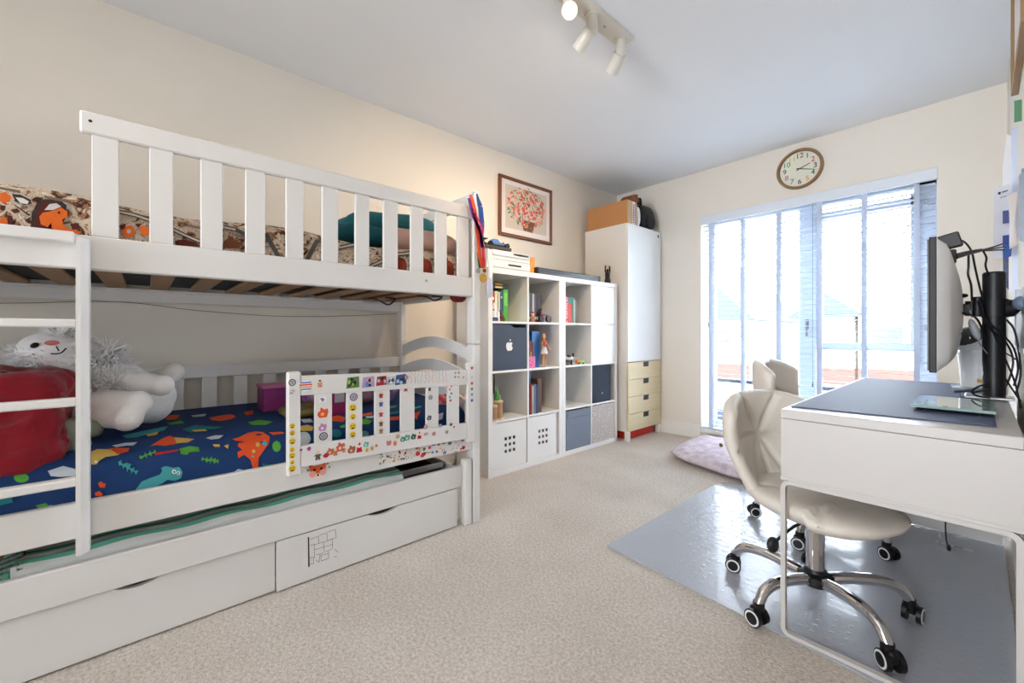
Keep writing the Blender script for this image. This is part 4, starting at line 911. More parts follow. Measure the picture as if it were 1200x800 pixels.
# little toys in front of them
t = thing('toy_lighthouse', 'small white toy tower with blue base in front of the books', 'toy', (-2.272, 1.835, 1.091))
obj('base', G().box(-2.285, -2.26, 1.812, 1.872, 1.091, 1.118, .002), flat((60, 80, 130)), t)
obj('tower', G().cyl((-2.272, 1.84, 1.118), (-2.272, 1.84, 1.20), .024, .014, 12).cyl((-2.272, 1.84, 1.2), (-2.272, 1.84, 1.225), .01, .004, 10), WHT, t)
obj('annex', G().box(-2.284, -2.262, 1.866, 1.888, 1.091, 1.16, .003), WHT, t); obj('knob', G().sph((-2.262, 1.83, 1.17), .007, n=10), flat((190, 60, 50)), t)
t = thing('toy_animal', 'small brown toy creature beside the bright green book', 'toy', (-2.275, 1.92, 1.091))
BRN = mat('toy_brown', (104, 66, 44), .6)
obj('body', G().sph((-2.275, 1.92, 1.125), (.012, .022, .018)).sph((-2.272, 1.903, 1.15), (.011, .012, .012)).cyl((-2.272, 1.898, 1.155), (-2.272, 1.892, 1.175), .004, .001, 8), BRN, t)
for yy in (1.906, 1.918, 1.93, 1.94): obj('leg', G().cyl((-2.275, yy, 1.091), (-2.275, yy, 1.115), .005, .006, 8), BRN, t)
gp = 'dark comics in the second top cube'
y = 2.166
for w_, h, cc, lb in ((.018, .222, (30, 34, 44), 'near black comic volume at the left of the second top cube'), (.020, .222, (120, 124, 132), 'grey comic volume beside the near black one'), (.016, .218, (64, 92, 92), 'dull green comic volume in the second top cube'), (.018, .222, (190, 190, 188), 'pale grey comic volume in the second top cube'),
                      (.016, .218, (96, 70, 84), 'plum comic volume in the second top cube'), (.020, .222, (50, 32, 46), 'dark purple comic volume in the second top cube'), (.014, .214, (58, 44, 78), 'slim violet comic volume at the right of its row')):
    book(y, w_ * 1.15, h, 1.091, cc, lb, gp, x=-2.285, spine=((200, 196, 190), .1, .2)); y += w_ * 1.15 + .001
t = thing('toy_figure', 'small toy figure with blonde hair before the comics', 'toy', (-2.275, 2.225, 1.091))
obj('body', G().cyl((-2.275, 2.225, 1.091), (-2.275, 2.225, 1.135), .016, .011, 12), flat((200, 120, 80)), t); obj('head', G().sph((-2.275, 2.225, 1.15), .014, n=12), flat((232, 200, 150)), t); obj('hat', G().sph((-2.275, 2.225, 1.163), (.013, .013, .007), n=12), flat((190, 50, 40)), t)
def wheel(g, c, r, w_, mi=0): g.cyl((c[0], c[1], c[2]), (c[0] + w_, c[1], c[2]), r, n=14, mi=mi)
t = thing('toy_motorbike', 'red and black toy motorbike in the second top cube', 'toy', (-2.275, 2.36, 1.091))
obj('wheel', G().cyl((-2.282, 2.40, 1.119), (-2.262, 2.40, 1.119), .028, n=18), BLACK, t); obj('wheel', G().cyl((-2.282, 2.315, 1.116), (-2.262, 2.315, 1.116), .024, n=18), BLACK, t)
obj('frame', G().tube([(-2.272, 2.30, 1.125), (-2.272, 2.33, 1.155), (-2.272, 2.37, 1.15), (-2.272, 2.40, 1.12)], .008), flat((180, 30, 34)), t)
obj('tank', G().sph((-2.272, 2.345, 1.155), (.012, .022, .012), n=12), flat((70, 110, 160)), t); obj('rider', G().cyl((-2.272, 2.305, 1.14), (-2.272, 2.31, 1.175), .012, .009, 10).sph((-2.272, 2.312, 1.188), .012, n=10), DARK, t)
gp = 'games and books in the third top cube'
y = 2.58
book(y, .050, .215, 1.091, (196, 26, 44), 'red board game box with white lettering', gp, x=-2.265, letters=('MONOPOLY', .038, (240, 240, 240))); y += .052
book(y, .050, .165, 1.091, (214, 48, 44), 'scarlet book beside the red board game', gp, x=-2.27); book(y, .050, .05, 1.256, (80, 130, 190), 'small blue box on top of the scarlet book', gp, x=-2.27, spine=((60, 150, 80), .2, .8)); y += .052
book(y, .022, .215, 1.091, (70, 140, 96), 'green slim book in the third top cube', gp, x=-2.27); y += .023
book(y, .018, .205, 1.091, (190, 196, 196), 'pale grey slim book in the third top cube', gp, x=-2.27); y += .019
book(y, .016, .19, 1.091, (110, 96, 96), 'taupe slim book at the right of its row in the third top cube', gp, x=-2.27)
# second row, second cube
gp = 'books in the second row'
book(2.164, .028, .26, .74, (216, 212, 204), 'white spined book at the left of the second row', gp, x=-2.28, spine=((60, 60, 60), .5, .9))
book(2.193, .010, .235, .74, (40, 60, 110), 'dark blue slim book in the second row', gp, x=-2.28)
book(2.204, .016, .205, .74, (150, 60, 40), 'red brown paperback in the second row', gp, x=-2.28, spine=((220, 170, 60), .3, .6))
book(2.223, .018, .20, .74, (120, 50, 60), 'maroon paperback beside the blue folder', gp, x=-2.28)
t = thing('ring_binder', 'bright blue ring binder standing behind the doll', 'folder', (-2.4, 2.265, .74)); BLUE = mat('bright_blue_board', (30, 100, 170), .4)
obj('cover', G().box(-2.58, -2.30, 2.243, 2.246, .74, 1.02).box(-2.58, -2.30, 2.320, 2.323, .74, 1.02).box(-2.303, -2.30, 2.246, 2.320, .74, 1.02), BLUE, t)
t = thing('pink_card', 'small bright pink card with black print in the second row', 'card', (-2.262, 2.192, .74))
obj('card', G().box(-2.264, -2.260, 2.164, 2.238, .74, .828, .001), mat('bright_pink_card', (232, 110, 170), .5), t)
g = G()
for yy, zz, r in ((2.18, .80, .006), (2.205, .79, .005), (2.19, .765, .007), (2.215, .775, .004), (2.21, .812, .004)): fan(yy, zz, -2.2598, disc(r, 8, .6), 0, g)
obj('print', g, BLACK, t)
# doll
t = thing('doll', 'blonde fashion doll in a pink top and white skirt', 'doll', (-2.275, 2.29, .74)); SK = mat('doll_skin', (216, 160, 120), .5)
dx, dy = -2.268, 2.345
obj('leg', G().tube([(dx, dy - .012, .752), (dx, dy - .010, .80), (dx, dy - .008, .865)], .008, 8, radii=[.0045, .0075, .011]), SK, t); obj('leg', G().tube([(dx, dy + .016, .752), (dx, dy + .013, .80), (dx, dy + .009, .865)], .008, 8, radii=[.0045, .0075, .011]), SK, t)
obj('shoe', G().sph((dx + .006, dy - .014, .747), (.012, .006, .006), n=10), WHT, t); obj('shoe', G().sph((dx + .006, dy + .018, .747), (.012, .006, .006), n=10), WHT, t)
obj('torso', G().lathe([(.016, .86), (.013, .885), (.011, .90), (.017, .93), (.018, .94), (.006, .952), (.005, .965)], (dx, dy, 0), 14), SK, t)
obj('skirt', G().lathe([(.031, .845), (.024, .87), (.015, .90), (.012, .902)], (dx, dy, 0), 18), mat('doll_white_cloth', (226, 224, 232), .8), t)
obj('top', G().lathe([(.0135, .898), (.0195, .925), (.020, .938), (.012, .948)], (dx, dy, 0), 14), mat('doll_coral_top', (206, 90, 90), .7), t)
obj('arm', G().tube([(dx, dy + .018, .94), (dx + .006, dy + .036, .905), (dx + .012, dy + .058, .872)], .005, 8), SK, t); obj('arm', G().tube([(dx, dy - .018, .94), (dx + .008, dy - .030, .91), (dx + .02, dy - .012, .90)], .005, 8), SK, t)
obj('head', G().sph((dx + .002, dy, .98), (.012, .012, .016), n=14), SK, t)
hd = obj('hair', G().sph((dx - .004, dy, .985), (.015, .016, .018), n=14).tube([(dx - .01, dy, .985), (dx - .016, dy + .01, .95), (dx - .014, dy + .014, .915)], .01, 8), mat('doll_blonde', (206, 160, 96), .6), t)
for s_ in (-1, 1): obj('eye', G().sph((dx + .0135, dy + s_ * .0045, .983), (.0012, .002, .002), n=8), BLACK, t)
# second row, third cube: toys
t = thing('toy_spaceship', 'white and grey toy spaceship in the second row', 'toy', (-2.30, 2.66, .74))
obj('hull', G().sph((-2.29, 2.66, .795), (.035, .055, .02), n=16), WHT, t); obj('cabin', G().sph((-2.275, 2.65, .812), (.018, .022, .014), n=12), DARK, t)
obj('wing', bx(-2.31, -2.27, 2.70, 2.735, .80, .806, bev=.001), GREY, t); obj('fin', bx(-2.30, -2.28, 2.715, 2.722, .80, .835, bev=.001), flat((60, 90, 90)), t)
for yy in (2.60, 2.64, 2.69): obj('landing_leg', G().cyl((-2.28, yy, .74), (-2.285, yy, .79), .006, n=8), DARK, t)
obj('undercarriage', bx(-2.30, -2.262, 2.59, 2.66, .748, .775, bev=.002), DARK, t)
t = thing('toy_truck', 'small yellow and green toy beside the toy spaceship', 'toy', (-2.275, 2.80, .74))
obj('body', bx(-2.29, -2.26, 2.775, 2.835, .748, .768, bev=.003), flat((150, 200, 50)), t); obj('cab', bx(-2.29, -2.262, 2.745, 2.775, .748, .782, bev=.004), flat((220, 130, 60)), t)
for yy in (2.757, 2.82): obj('wheel', G().cyl((-2.262, yy, .749), (-2.256, yy, .749), .009, n=12), BLACK, t)
# third row, first cube: pencil cups
def cup(y, x, r, h, label, pens):
    t = thing('pencil_pot', label, 'pot', (x, y, .389), 'pencil pots in the third row'); W = mat('woven_cane', (186, 148, 112), .7, var=.2, vs=40)
    g = G().lathe([(r * .96, .389), (r, .395), (r, .389 + h), (r * .9, .389 + h), (r * .88, .40)], (x, y, 0), 20); obj('pot', g, W, t)
    obj('rim', G().lathe([(r * 1.04, .389 + h - .006), (r * 1.06, .389 + h), (r * 1.04, .389 + h + .005), (r * .95, .389 + h + .004)], (x, y, 0), 20), mat('pale_cane', (222, 196, 164), .6), t)
    obj('foot', G().lathe([(r * 1.05, .389), (r * 1.05, .398), (r * .98, .402)], (x, y, 0), 20), MC['pale_cane'], t)
    for i, (dy_, dx_, l, cc) in enumerate(pens): obj('pen', G().cyl((x + dx_ * .3, y + dy_ * .3, .40), (x + dx_, y + dy_, .389 + l), .0045, n=8).cyl((x + dx_, y + dy_, .389 + l), (x + dx_ * 1.03, y + dy_ * 1.03, .389 + l + .01), .0045, .001, 8), flat(cc), t)
cup(1.835, -2.275, .030, .105, 'shorter woven pencil pot at the left', [(-.015, .005, .15, (170, 120, 90)), (.006, -.01, .17, (200, 190, 170))])
cup(1.895, -2.295, .036, .13, 'taller woven pencil pot with green and blue pens', [(-.02, 0, .20, (60, 160, 60)), (-.01, .012, .215, (110, 200, 60)), (0, -.01, .19, (50, 90, 160)), (.012, .008, .17, (190, 190, 190)), (.02, -.006, .165, (40, 60, 110)), (-.03, -.006, .17, (60, 110, 60))])
t = thing('toy_robot', 'small blue and green toy behind the taller pencil pot', 'toy', (-2.36, 1.96, .389))
obj('body', bx(-2.38, -2.34, 1.945, 1.985, .389, .45, bev=.004), flat((70, 110, 110)), t); obj('head', bx(-2.378, -2.342, 1.948, 1.982, .452, .49, bev=.006), flat((40, 70, 140)), t); obj('antenna', G().sph((-2.36, 1.95, .515), (.02, .022, .015), n=12).cyl((-2.36, 1.955, .489), (-2.36, 1.955, .51), .004, n=8), flat((90, 140, 150)), t)
# third row, second cube
gp = 'books in the third row'
t = thing('ring_binder', 'large teal blue ring binder behind the slim books in the third row', 'folder', (-2.45, 2.21, .389)); TB = mat('teal_blue_board', (20, 90, 140), .4)
obj('cover', G().box(-2.60, -2.335, 2.166, 2.169, .389, .715).box(-2.60, -2.335, 2.262, 2.265, .389, .715).box(-2.338, -2.335, 2.169, 2.262, .389, .715), TB, t)
obj('ring', G().cyl((-2.335, 2.232, .665), (-2.333, 2.232, .665), .012, n=16), STEEL, t)
for y, w_, h, cc, lb in ((2.164, .010, .13, (220, 140, 140), 'short coral pink booklet at the left of the third row'), (2.175, .012, .235, (30, 40, 70), 'slim dark navy book in the third row'), (2.188, .013, .232, (196, 50, 40), 'slim red book in the third row'), (2.202, .007, .205, (220, 170, 60), 'thin yellow booklet in the third row'),
                         (2.210, .013, .215, (222, 226, 236), 'slim white book in the third row'), (2.2245, .022, .225, (110, 130, 150), 'slim grey blue book in the third row'), (2.2475, .030, .22, (34, 58, 100), 'dark blue book in the third row'), (2.2785, .045, .262, (96, 54, 34), 'tall brown wooden book in the third row')):
    book(y, w_, h, .389, cc, lb, gp, x=-2.262 if w_ < .04 else -2.275, d=.045 if w_ < .04 else .2)

# ------------------------------------------------------------------ on top of the cube shelves
ZS = 1.465
t = thing('printer', 'white desktop printer with a dark lid on the cube shelves', 'printer', (-2.42, 2.0, ZS))
PW = mat('printer_white', (222, 226, 230), .35); PG = mat('printer_grey', (190, 200, 206), .35)
obj('body', bx(-2.60, -2.29, 1.83, 2.225, ZS + .008, ZS + .095, bev=.012), PW, t)
obj('upper_body', bx(-2.60, -2.30, 1.845, 2.215, ZS + .097, ZS + .145, bev=.012), PW, t)
obj('lid', G().prism([(-2.61, 1.80, ZS + .150), (-2.31, 1.80, ZS + .150), (-2.31, 2.04, ZS + .150), (-2.61, 2.04, ZS + .150)], (0, 0, .022)), mat('printer_lid', (74, 70, 70), .3), t)
g = G().prism([(-2.60, 2.05, ZS + .15), (-2.60, 2.22, ZS + .15), (-2.30, 2.22, ZS + .12), (-2.30, 2.05, ZS + .12)], (0, 0, .018)); obj('control_panel', g, PG, t)
obj('feeder', G().prism([(-2.29, 1.79, ZS + .002), (-2.29, 1.845, ZS + .002), (-2.29, 1.835, ZS + .13), (-2.29, 1.80, ZS + .14)], (-.28, 0, 0)), PW, t)
obj('paper_slot', bx(-2.292, -2.287, 1.99, 2.12, ZS + .035, ZS + .048, bev=.002), DARK, t)
obj('seam', bx(-2.2895, -2.2885, 1.85, 2.21, ZS + .07, ZS + .073, bev=0), GREY, t)
for yy in (1.88, 2.17): obj('foot', G().cyl((-2.33, yy, ZS), (-2.33, yy, ZS + .01), .012, n=10), DARK, t)
t = thing('toy_car', 'blue and black toy racing buggy standing on the printer lid', 'toy car', (-2.38, 1.93, ZS + .172)); zb = ZS + .172
BCAR = mat('toy_blue', (90, 130, 190), .3)
obj('chassis', bx(-2.40, -2.36, 1.83, 2.06, zb + .012, zb + .024, bev=.003), BLACK, t)
obj('body', G().prism([(-2.36, 1.90, zb + .024), (-2.36, 2.05, zb + .024), (-2.36, 2.02, zb + .038), (-2.36, 1.97, zb + .042), (-2.36, 1.95, zb + .062), (-2.36, 1.91, zb + .062), (-2.36, 1.89, zb + .04)], (-.04, 0, 0)), BCAR, t)
obj('spoiler', bx(-2.41, -2.35, 1.80, 1.85, zb + .05, zb + .056, bev=.002), BLACK, t)
obj('spoiler_post', G().cyl((-2.38, 1.84, zb + .02), (-2.38, 1.83, zb + .052), .005, n=8), BLACK, t)
for yy in (1.87, 2.03):
    for xx in (-2.42, -2.355): obj('wheel', G().cyl((xx, yy, zb + .02), (xx + .015, yy, zb + .02), .02, n=16), RUB, t)
obj('light', G().sph((-2.358, 2.0, zb + .042), .006, n=10), flat((200, 50, 50)), t)
g = G().prism([(-2.30, 2.222, ZS + .001), (-2.30, 2.262, ZS + .001), (-2.33, 2.305, ZS + .135), (-2.33, 2.262, ZS + .135)], (-.008, 0, 0))
one('orange_folder', g, mat('bright_orange_card', (244, 160, 60), .5), 'bright orange folder leaning against the right side of the printer', 'folder', (-2.31, 2.25, ZS))
t = thing('keyboard_case', 'long flat dark grey case lying on the cube shelves', 'case', (-2.42, 2.7, ZS))
obj('shell', bx(-2.56, -2.275, 2.28, 3.085, ZS + .003, ZS + .056, bev=.012, seg=3), mat('case_slate', (70, 76, 88), .4), t)
obj('end_cap', bx(-2.562, -2.272, 3.05, 3.09, ZS + .002, ZS + .058, bev=.012, seg=3), BLACK, t); obj('end_cap', bx(-2.562, -2.272, 2.275, 2.30, ZS + .002, ZS + .058, bev=.012, seg=3), BLACK, t)
obj('seam', bx(-2.276, -2.2735, 2.30, 3.05, ZS + .026, ZS + .030, bev=0), BLACK, t)
t = thing('figurine', 'small black robed figurine with raised arms on the cube shelves', 'figurine', (-2.30, 3.226, ZS)); fy, fx_ = 3.226, -2.30
obj('robe', G().lathe([(.030, ZS), (.031, ZS + .01), (.022, ZS + .06), (.024, ZS + .095), (.010, ZS + .11)], (fx_, fy, 0), 14), BLACK, t)
obj('head', G().sph((fx_, fy, ZS + .125), (.013, .012, .016), n=12), BLACK, t)
for s_ in (-1, 1):
    a = obj('arm', G().tube([(fx_, fy + s_ * .018, ZS + .095), (fx_, fy + s_ * .034, ZS + .115), (fx_, fy + s_ * .032, ZS + .155)], .0075, 8), BLACK, t)
    obj('hand', G().sph((fx_, fy + s_ * .032, ZS + .162), (.006, .009, .010), n=10), BLACK, a)

# ================================================================== WARDROBE
t = thing('wardrobe', 'tall narrow white wardrobe with pale birch drawers in the corner', 'wardrobe', (-2.41, 3.646, 0)); y0, y1, ZW = 3.346, 3.944, 2.032
obj('side_panel', bx(-2.66, -2.178, y0, y0 + .018, .085, ZW, bev=.001), WARD, t); obj('side_panel', bx(-2.66, -2.178, y1 - .018, y1, .085, ZW, bev=.001), WARD, t)
obj('top_panel', bx(-2.66, -2.178, y0 + .018, y1 - .018, ZW - .018, ZW, bev=.001), WARD, t); obj('base_panel', bx(-2.66, -2.178, y0 + .018, y1 - .018, .085, .103, bev=.001), WARD, t); obj('back_panel', bx(-2.66, -2.655, y0 + .018, y1 - .018, .103, ZW - .018, bev=0), WARD, t)
dr = obj('door', bx(-2.177, -2.158, y0 + .002, y1 - .002, .738, ZW - .002, bev=.0015), GLOSS, t)
obj('hinge_cap', bx(-2.158, -2.155, y1 - .07, y1 - .05, ZW - .06, ZW - .035, bev=.002), DARK, dr)
for zz0, zz1 in ((.573, .732), (.411, .570), (.249, .408), (.088, .246)):
    d = obj('drawer', bx(-2.177, -2.158, y0 + .002, y1 - .002, zz0, zz1, bev=.0015), BIRCH, t)
    obj('handle', bx(-2.158, -2.1555, 3.61, 3.70, zz1 - .05, zz1 - .003, bev=.002), DARK, d); obj('grip', bx(-2.1555, -2.151, 3.612, 3.698, zz1 - .014, zz1 - .004, bev=.002), BLACK, d)
    obj('box', G().box(-2.60, -2.18, y0 + .03, y1 - .03, zz0 + .01, zz1 - .03), BIRCH, d)
for ya, yb in ((y0, y0 + .04), (y1 - .04, y1)):
    for xa in (-2.198, -2.655): obj('leg', bx(xa, xa + .04, ya, yb, 0, .084, bev=.002), WARD, t)
t = thing('underbed_box', 'low bright red box pushed under the wardrobe', 'box', (-2.35, 3.64, 0)); RDB = mat('bright_red_plastic', (206, 38, 32), .4)
obj('tray', bx(-2.60, -2.20, 3.40, 3.87, .002, .07, bev=.004), RDB, t); obj('lid', bx(-2.605, -2.195, 3.395, 3.875, .071, .082, bev=.003), RDB, t)
# on the wardrobe
t = thing('cardboard_box', 'brown cardboard box with an open flap on the wardrobe', 'box', (-2.4, 3.40, ZW)); h = .215
obj('long_side', bx(-2.63, -2.165, 3.30 + .048, 3.352, ZW, ZW + h, bev=0), CARD, t); obj('long_side', bx(-2.63, -2.165, 3.50, 3.504, ZW, ZW + h, bev=0), CARD, t)
e = obj('end_side', bx(-2.169, -2.165, 3.352, 3.50, ZW, ZW + h, bev=0), mat('pale_cardboard', (206, 172, 138), .8), t); obj('end_side', bx(-2.63, -2.626, 3.352, 3.50, ZW, ZW + h, bev=0), CARD, t); obj('bottom', bx(-2.626, -2.169, 3.352, 3.50, ZW, ZW + .004, bev=0), CARD, t)
obj('flap', G().prism([(-2.63, 3.348, ZW + h), (-2.165, 3.348, ZW + h), (-2.20, 3.43, ZW + h + .012), (-2.60, 3.43, ZW + h + .03)], (0, 0, .003)), CARD, t)
obj('tape', bx(-2.165, -2.1645, 3.432, 3.466, ZW + .002, ZW + h, bev=0), PAPER, e)
g = G()
for k in range(8): fan(3.449, ZW + .02 + k * .023, -2.1643, [(-.009, -.007), (.008, -.009), (.010, .004), (0, .009), (-.008, .005)], 0, g)
obj('tape_print', g, flat((150, 40, 60)), e)
g = G().prism([(-2.17, 3.41, ZW + h + .015), (-2.17, 3.47, ZW + h + .075), (-2.17, 3.53, ZW + h + .085), (-2.17, 3.545, ZW + h + .02), (-2.17, 3.50, ZW + h - .02), (-2.17, 3.46, ZW + h + .012)], (-.13, 0, 0))
one('brown_cloth', g, mat('tan_leather', (140, 76, 44), .6, var=.3, vs=14), 'crumpled tan brown flap sticking out of the cardboard box', 'cloth', (-2.23, 3.48, ZW + h), sharp=50)
g = G(); puff(g, (-2.21, 3.565, ZW + .10), .035, .032, .10, Matrix(), .5, .004)
one('paper_roll', g, PAPER, 'white crumpled packet standing beside the cardboard box', 'packet', (-2.21, 3.565, ZW))
t = thing('backpack', 'black backpack standing at the right end of the wardrobe top', 'bag', (-2.27, 3.76, ZW)); BKP = mat('black_nylon', (26, 28, 32), .6, bump=.4, bs=40)
g = G(); puff(g, (-2.26, 3.74, ZW + .125), .09, .145, .125, Matrix(), .45, .006); obj('body', g, BKP, t)
g = G(); puff(g, (-2.18, 3.76, ZW + .085), .025, .085, .07, Matrix(), .5, .003); obj('pocket', g, BKP, t)
obj('strap', G().tube([(-2.2, 3.63, ZW + .23), (-2.19, 3.60, ZW + .28), (-2.25, 3.60, ZW + .26), (-2.3, 3.64, ZW + .2)], .012), BKP, t)
obj('grab_block', bx(-2.27, -2.19, 3.56, 3.64, ZW + .235, ZW + .29, bev=.01), mat('charcoal_nylon', (52, 56, 62), .6), t)

# ------------------------------------------------------------------ framed flower print
FY0, FY1, FZ0, FZ1 = 2.227, 2.877, 1.838, 2.352
t = thing('picture_frame', 'brown framed print of red and pink flowers on the left wall', 'picture', (-2.69, 2.55, FZ0)); FRM = mat('walnut_frame', (122, 76, 50), .4, var=.2, vs=5)
for a in ((FY0, FY1, FZ0, FZ0 + .026), (FY0, FY1, FZ1 - .026, FZ1), (FY0, FY0 + .026, FZ0 + .026, FZ1 - .026), (FY1 - .026, FY1, FZ0 + .026, FZ1 - .026)):
    obj('frame_bar', bx(XL + .001, XL + .026, *a, bev=.003), FRM, t)
obj('mount', G().box(XL + .002, XL + .012, FY0 + .02, FY1 - .02, FZ0 + .02, FZ1 - .02), mat('off_white_mount', (232, 224, 222), .8), t)
px = XL + .0125; py0, py1, pz0, pz1 = FY0 + .075, FY1 - .07, FZ0 + .075, FZ1 - .065
g = G().box(px, px + .0006, py0, py1, pz0, pz1)
FC = [(206, 196, 182), (214, 70, 62), (240, 200, 190), (232, 120, 104), (236, 150, 90), (92, 122, 74), (96, 92, 110), (122, 78, 52), (214, 180, 150), (170, 50, 60)]
cyy, czz = (py0 + py1) / 2, (pz0 + pz1) / 2
fan(cyy + .02, pz0 + .05, px + .0007, [(-.085, .05), (.085, .045), (.055, -.05), (-.06, -.045)], 7, g, .0003)
for i in range(30): fan(cyy + .02 + random.uniform(-.07, .07), pz0 + .05 + random.uniform(-.04, .04), px + .0011, disc(random.uniform(.004, .010), 6, .6), random.choice([7, 8, 4]), g, .0002)
rr = random.Random(3)
for i in range(120):
    a = rr.uniform(0, 2 * PI); q = math.sqrt(rr.random()); y = cyy + .23 * q * math.cos(a); z = czz + .02 + .18 * q * math.sin(a) ; l = rr.uniform(.012, .03); b_ = rr.uniform(0, PI)
    fan(y, z, px + .0012 + i * 2e-6, [(l * math.cos(b_), l * math.sin(b_)), (-l * .25 * math.sin(b_), l * .25 * math.cos(b_)), (-l * math.cos(b_), -l * math.sin(b_)), (l * .25 * math.sin(b_), -l * .25 * math.cos(b_))], rr.choice([5, 5, 6]), g, .0002)
for i in range(230):
    a = rr.uniform(0, 2 * PI); q = rr.random() ** .6; y = cyy + .235 * q * math.cos(a); z = czz + .02 + .17 * q * math.sin(a); r = rr.uniform(.008, .019); k = rr.choice([5, 6, 7])
    y = min(max(y, py0 + .02), py1 - .02); z = min(max(z, pz0 + .02), pz1 - .02)
    pts = [(r * (1 if j % 2 else .55) * math.cos(PI * j / k + a), r * (1 if j % 2 else .55) * math.sin(PI * j / k + a)) for j in range(2 * k)]
    fan(y, z, px + .0014 + i * 3e-6, pts, rr.choice([1, 1, 2, 2, 3, 3, 4, 2, 9]), g, .0002); fan(y, z, px + .0018 + i * 3e-6, disc(r * .25, 6), rr.choice([4, 8, 9]), g, .0002)
obj('flower_print', g, [flat(c) for c in FC], t)

# ------------------------------------------------------------------ clock
cx_, cz_, R_ = -.962, 2.330, .160
t = thing('wall_clock', 'round wooden wall clock with coloured numerals above the window', 'clock', (cx_, YF, cz_)); RY = Matrix.Rotation(PI / 2, 4, 'X')
M = Matrix.Translation((cx_, YF - .001, cz_)) @ RY
obj('case', G().lathe([(R_ - .004, 0), (R_, .004), (R_, .026), (R_ - .006, .034), (R_ - .016, .034), (R_ - .021, .026), (R_ - .021, .008), (.001, .008)], (0, 0, 0), 64, M=M), mat('golden_oak', (150, 116, 78), .4, var=.12, vs=8), t)
obj('face', G().lathe([(R_ - .022, .0085), (R_ - .022, .0105), (.001, .0105)], (0, 0, 0), 48, M=M), mat('cream_clock_face', (228, 224, 206), .6), t)
nc = [(20, 90, 110), (180, 60, 90), (24, 34, 70), (60, 130, 90), (210, 160, 70), (60, 40, 60), (60, 130, 160), (170, 110, 160), (60, 60, 80), (60, 150, 90), (220, 190, 80), (100, 60, 60)]
def faceM(x, z, off): return Matrix.Translation((cx_ + x, YF - off, cz_ + z)) @ RY
for k in range(12):
    a = PI / 2 - 2 * PI * (k + 1) / 12; obj('numeral', (text_g(str(k + 1), .055, faceM(.104 * math.cos(a), .104 * math.sin(a), .0125), off=.0005)), flat(nc[k]), t, fixn=False)
def hand(a, l, w_, c, off):
    d = Vector((math.cos(a), 0, math.sin(a))); n_ = Vector((-d.z, 0, d.x)) * w_ / 2; o_ = Vector((cx_, YF - off, cz_))
    return obj('hand', G().prism([o_ - d * .022 + n_, o_ - d * .022 - n_, o_ + d * l - n_ * .6, o_ + d * l + n_ * .6], (0, -.001, 0)), flat(c), t)
hand(math.radians(21), .075, .010, (140, 60, 50), .014); hand(math.radians(-18), .108, .008, (40, 100, 76), .0155)
obj('hub', G().cyl((cx_, YF - .0165, cz_), (cx_, YF - .019, cz_), .006, n=12), flat((90, 80, 50)), t)
obj('glass', G().lathe([(R_ - .018, .029), (R_ - .018, .031), (.001, .031)], (0, 0, 0), 40, M=M), GLASS, t)

# ------------------------------------------------------------------ ceiling spot bar
SPW = mat('satin_white_metal', (226, 222, 212), .35)
t = thing('spot_light_bar', 'white ceiling bar with swivelling spotlights', 'ceiling light', (-1.21, 1.45, HC))
X0b, X1b = -1.275, -1.185
obj('mounting_plate', bx(X0b, X1b, .93, 1.895, HC - .022, HC, bev=.002), SPW, t)
obj('screw', G().cyl(((X0b + X1b) / 2, 1.70, HC - .026), ((X0b + X1b) / 2, 1.70, HC - .02), .006, n=10), STEEL, t)
BULB = mat('lit_bulb', (255, 240, 215), .4, emit=(255, 226, 180), es=14)
def spot(y, d, en=14):
    c = Vector(((X0b + X1b) / 2, y, HC - .022)); d = Vector(d).normalized(); j = c + Vector((0, 0, -.062))
    s = obj('spotlight', G().cyl(c, c + Vector((0, 0, -.008)), .034, n=20).cyl(c + Vector((0, 0, -.008)), j, .026, .026, 20).sph(j, .027, None, 18), SPW, t)
    e_ = j + d * .105
    g = G().cyl(j + d * .012, e_, .033, .033, 24, cap=False).cyl(j + d * .01, j + d * .013, .033, n=24).cyl(e_ - d * .012, e_ - d * .008, .0325, n=24)
    obj('shade', g, SPW, s); obj('bulb', G().cyl(e_ - d * .008, e_ - d * .004, .024, n=20), BULB, s)
    l = bpy.data.lights.new('spot_lamp', 'SPOT'); l.energy = en; l.color = (1, .74, .48); l.spot_size = math.radians(100); l.spot_blend = .9; l.shadow_soft_size = .024
    lo = bpy.data.objects.new('spot_lamp', l); COL.objects.link(lo); lo.location = e_ + d * .004; lo.rotation_euler = d.to_track_quat('-Z', 'Y').to_euler()
spot(1.84, (-.72, .30, -.55)); spot(1.60, (-.78, -.02, -.55)); spot(1.43, (.45, -.47, -.50), 1.5); spot(1.06, (-.45, .5, -.75), 3)

# ------------------------------------------------------------------ floor cushion
g = G(); V0 = [Vector((-1.66, 3.12, 0)), Vector((-.95, 2.93, 0)), Vector((-.92, 3.66, 0)), Vector((-1.72, 3.88, 0))]
def fn(u, v):
    th = 2 * PI * u; ph = (v - .5) * PI; ce, se = math.cos(th), math.sin(th); r = abs(math.cos(ph)) ** .35
    a = .5 + .5 * math.copysign(abs(ce) ** .35, ce) * r; b_ = .5 + .5 * math.copysign(abs(se) ** .35, se) * r
    p = V0[0] * (1 - a) * (1 - b_) + V0[1] * a * (1 - b_) + V0[2] * a * b_ + V0[3] * (1 - a) * b_
    z = .052 + .05 * math.sin(ph) + .005 * math.sin(40 * (p.x + .4 * p.y)) * max(0, math.sin(ph)) * r
    z += .016 * max(0, math.sin(ph)) * math.sin(PI * a) * math.sin(PI * b_)
    return Vector((p.x, p.y, max(.003, z)))
g.grid(fn, 90, 20, closeu=True); bmesh.ops.remove_doubles(g.bm, verts=g.bm.verts, dist=1e-5)
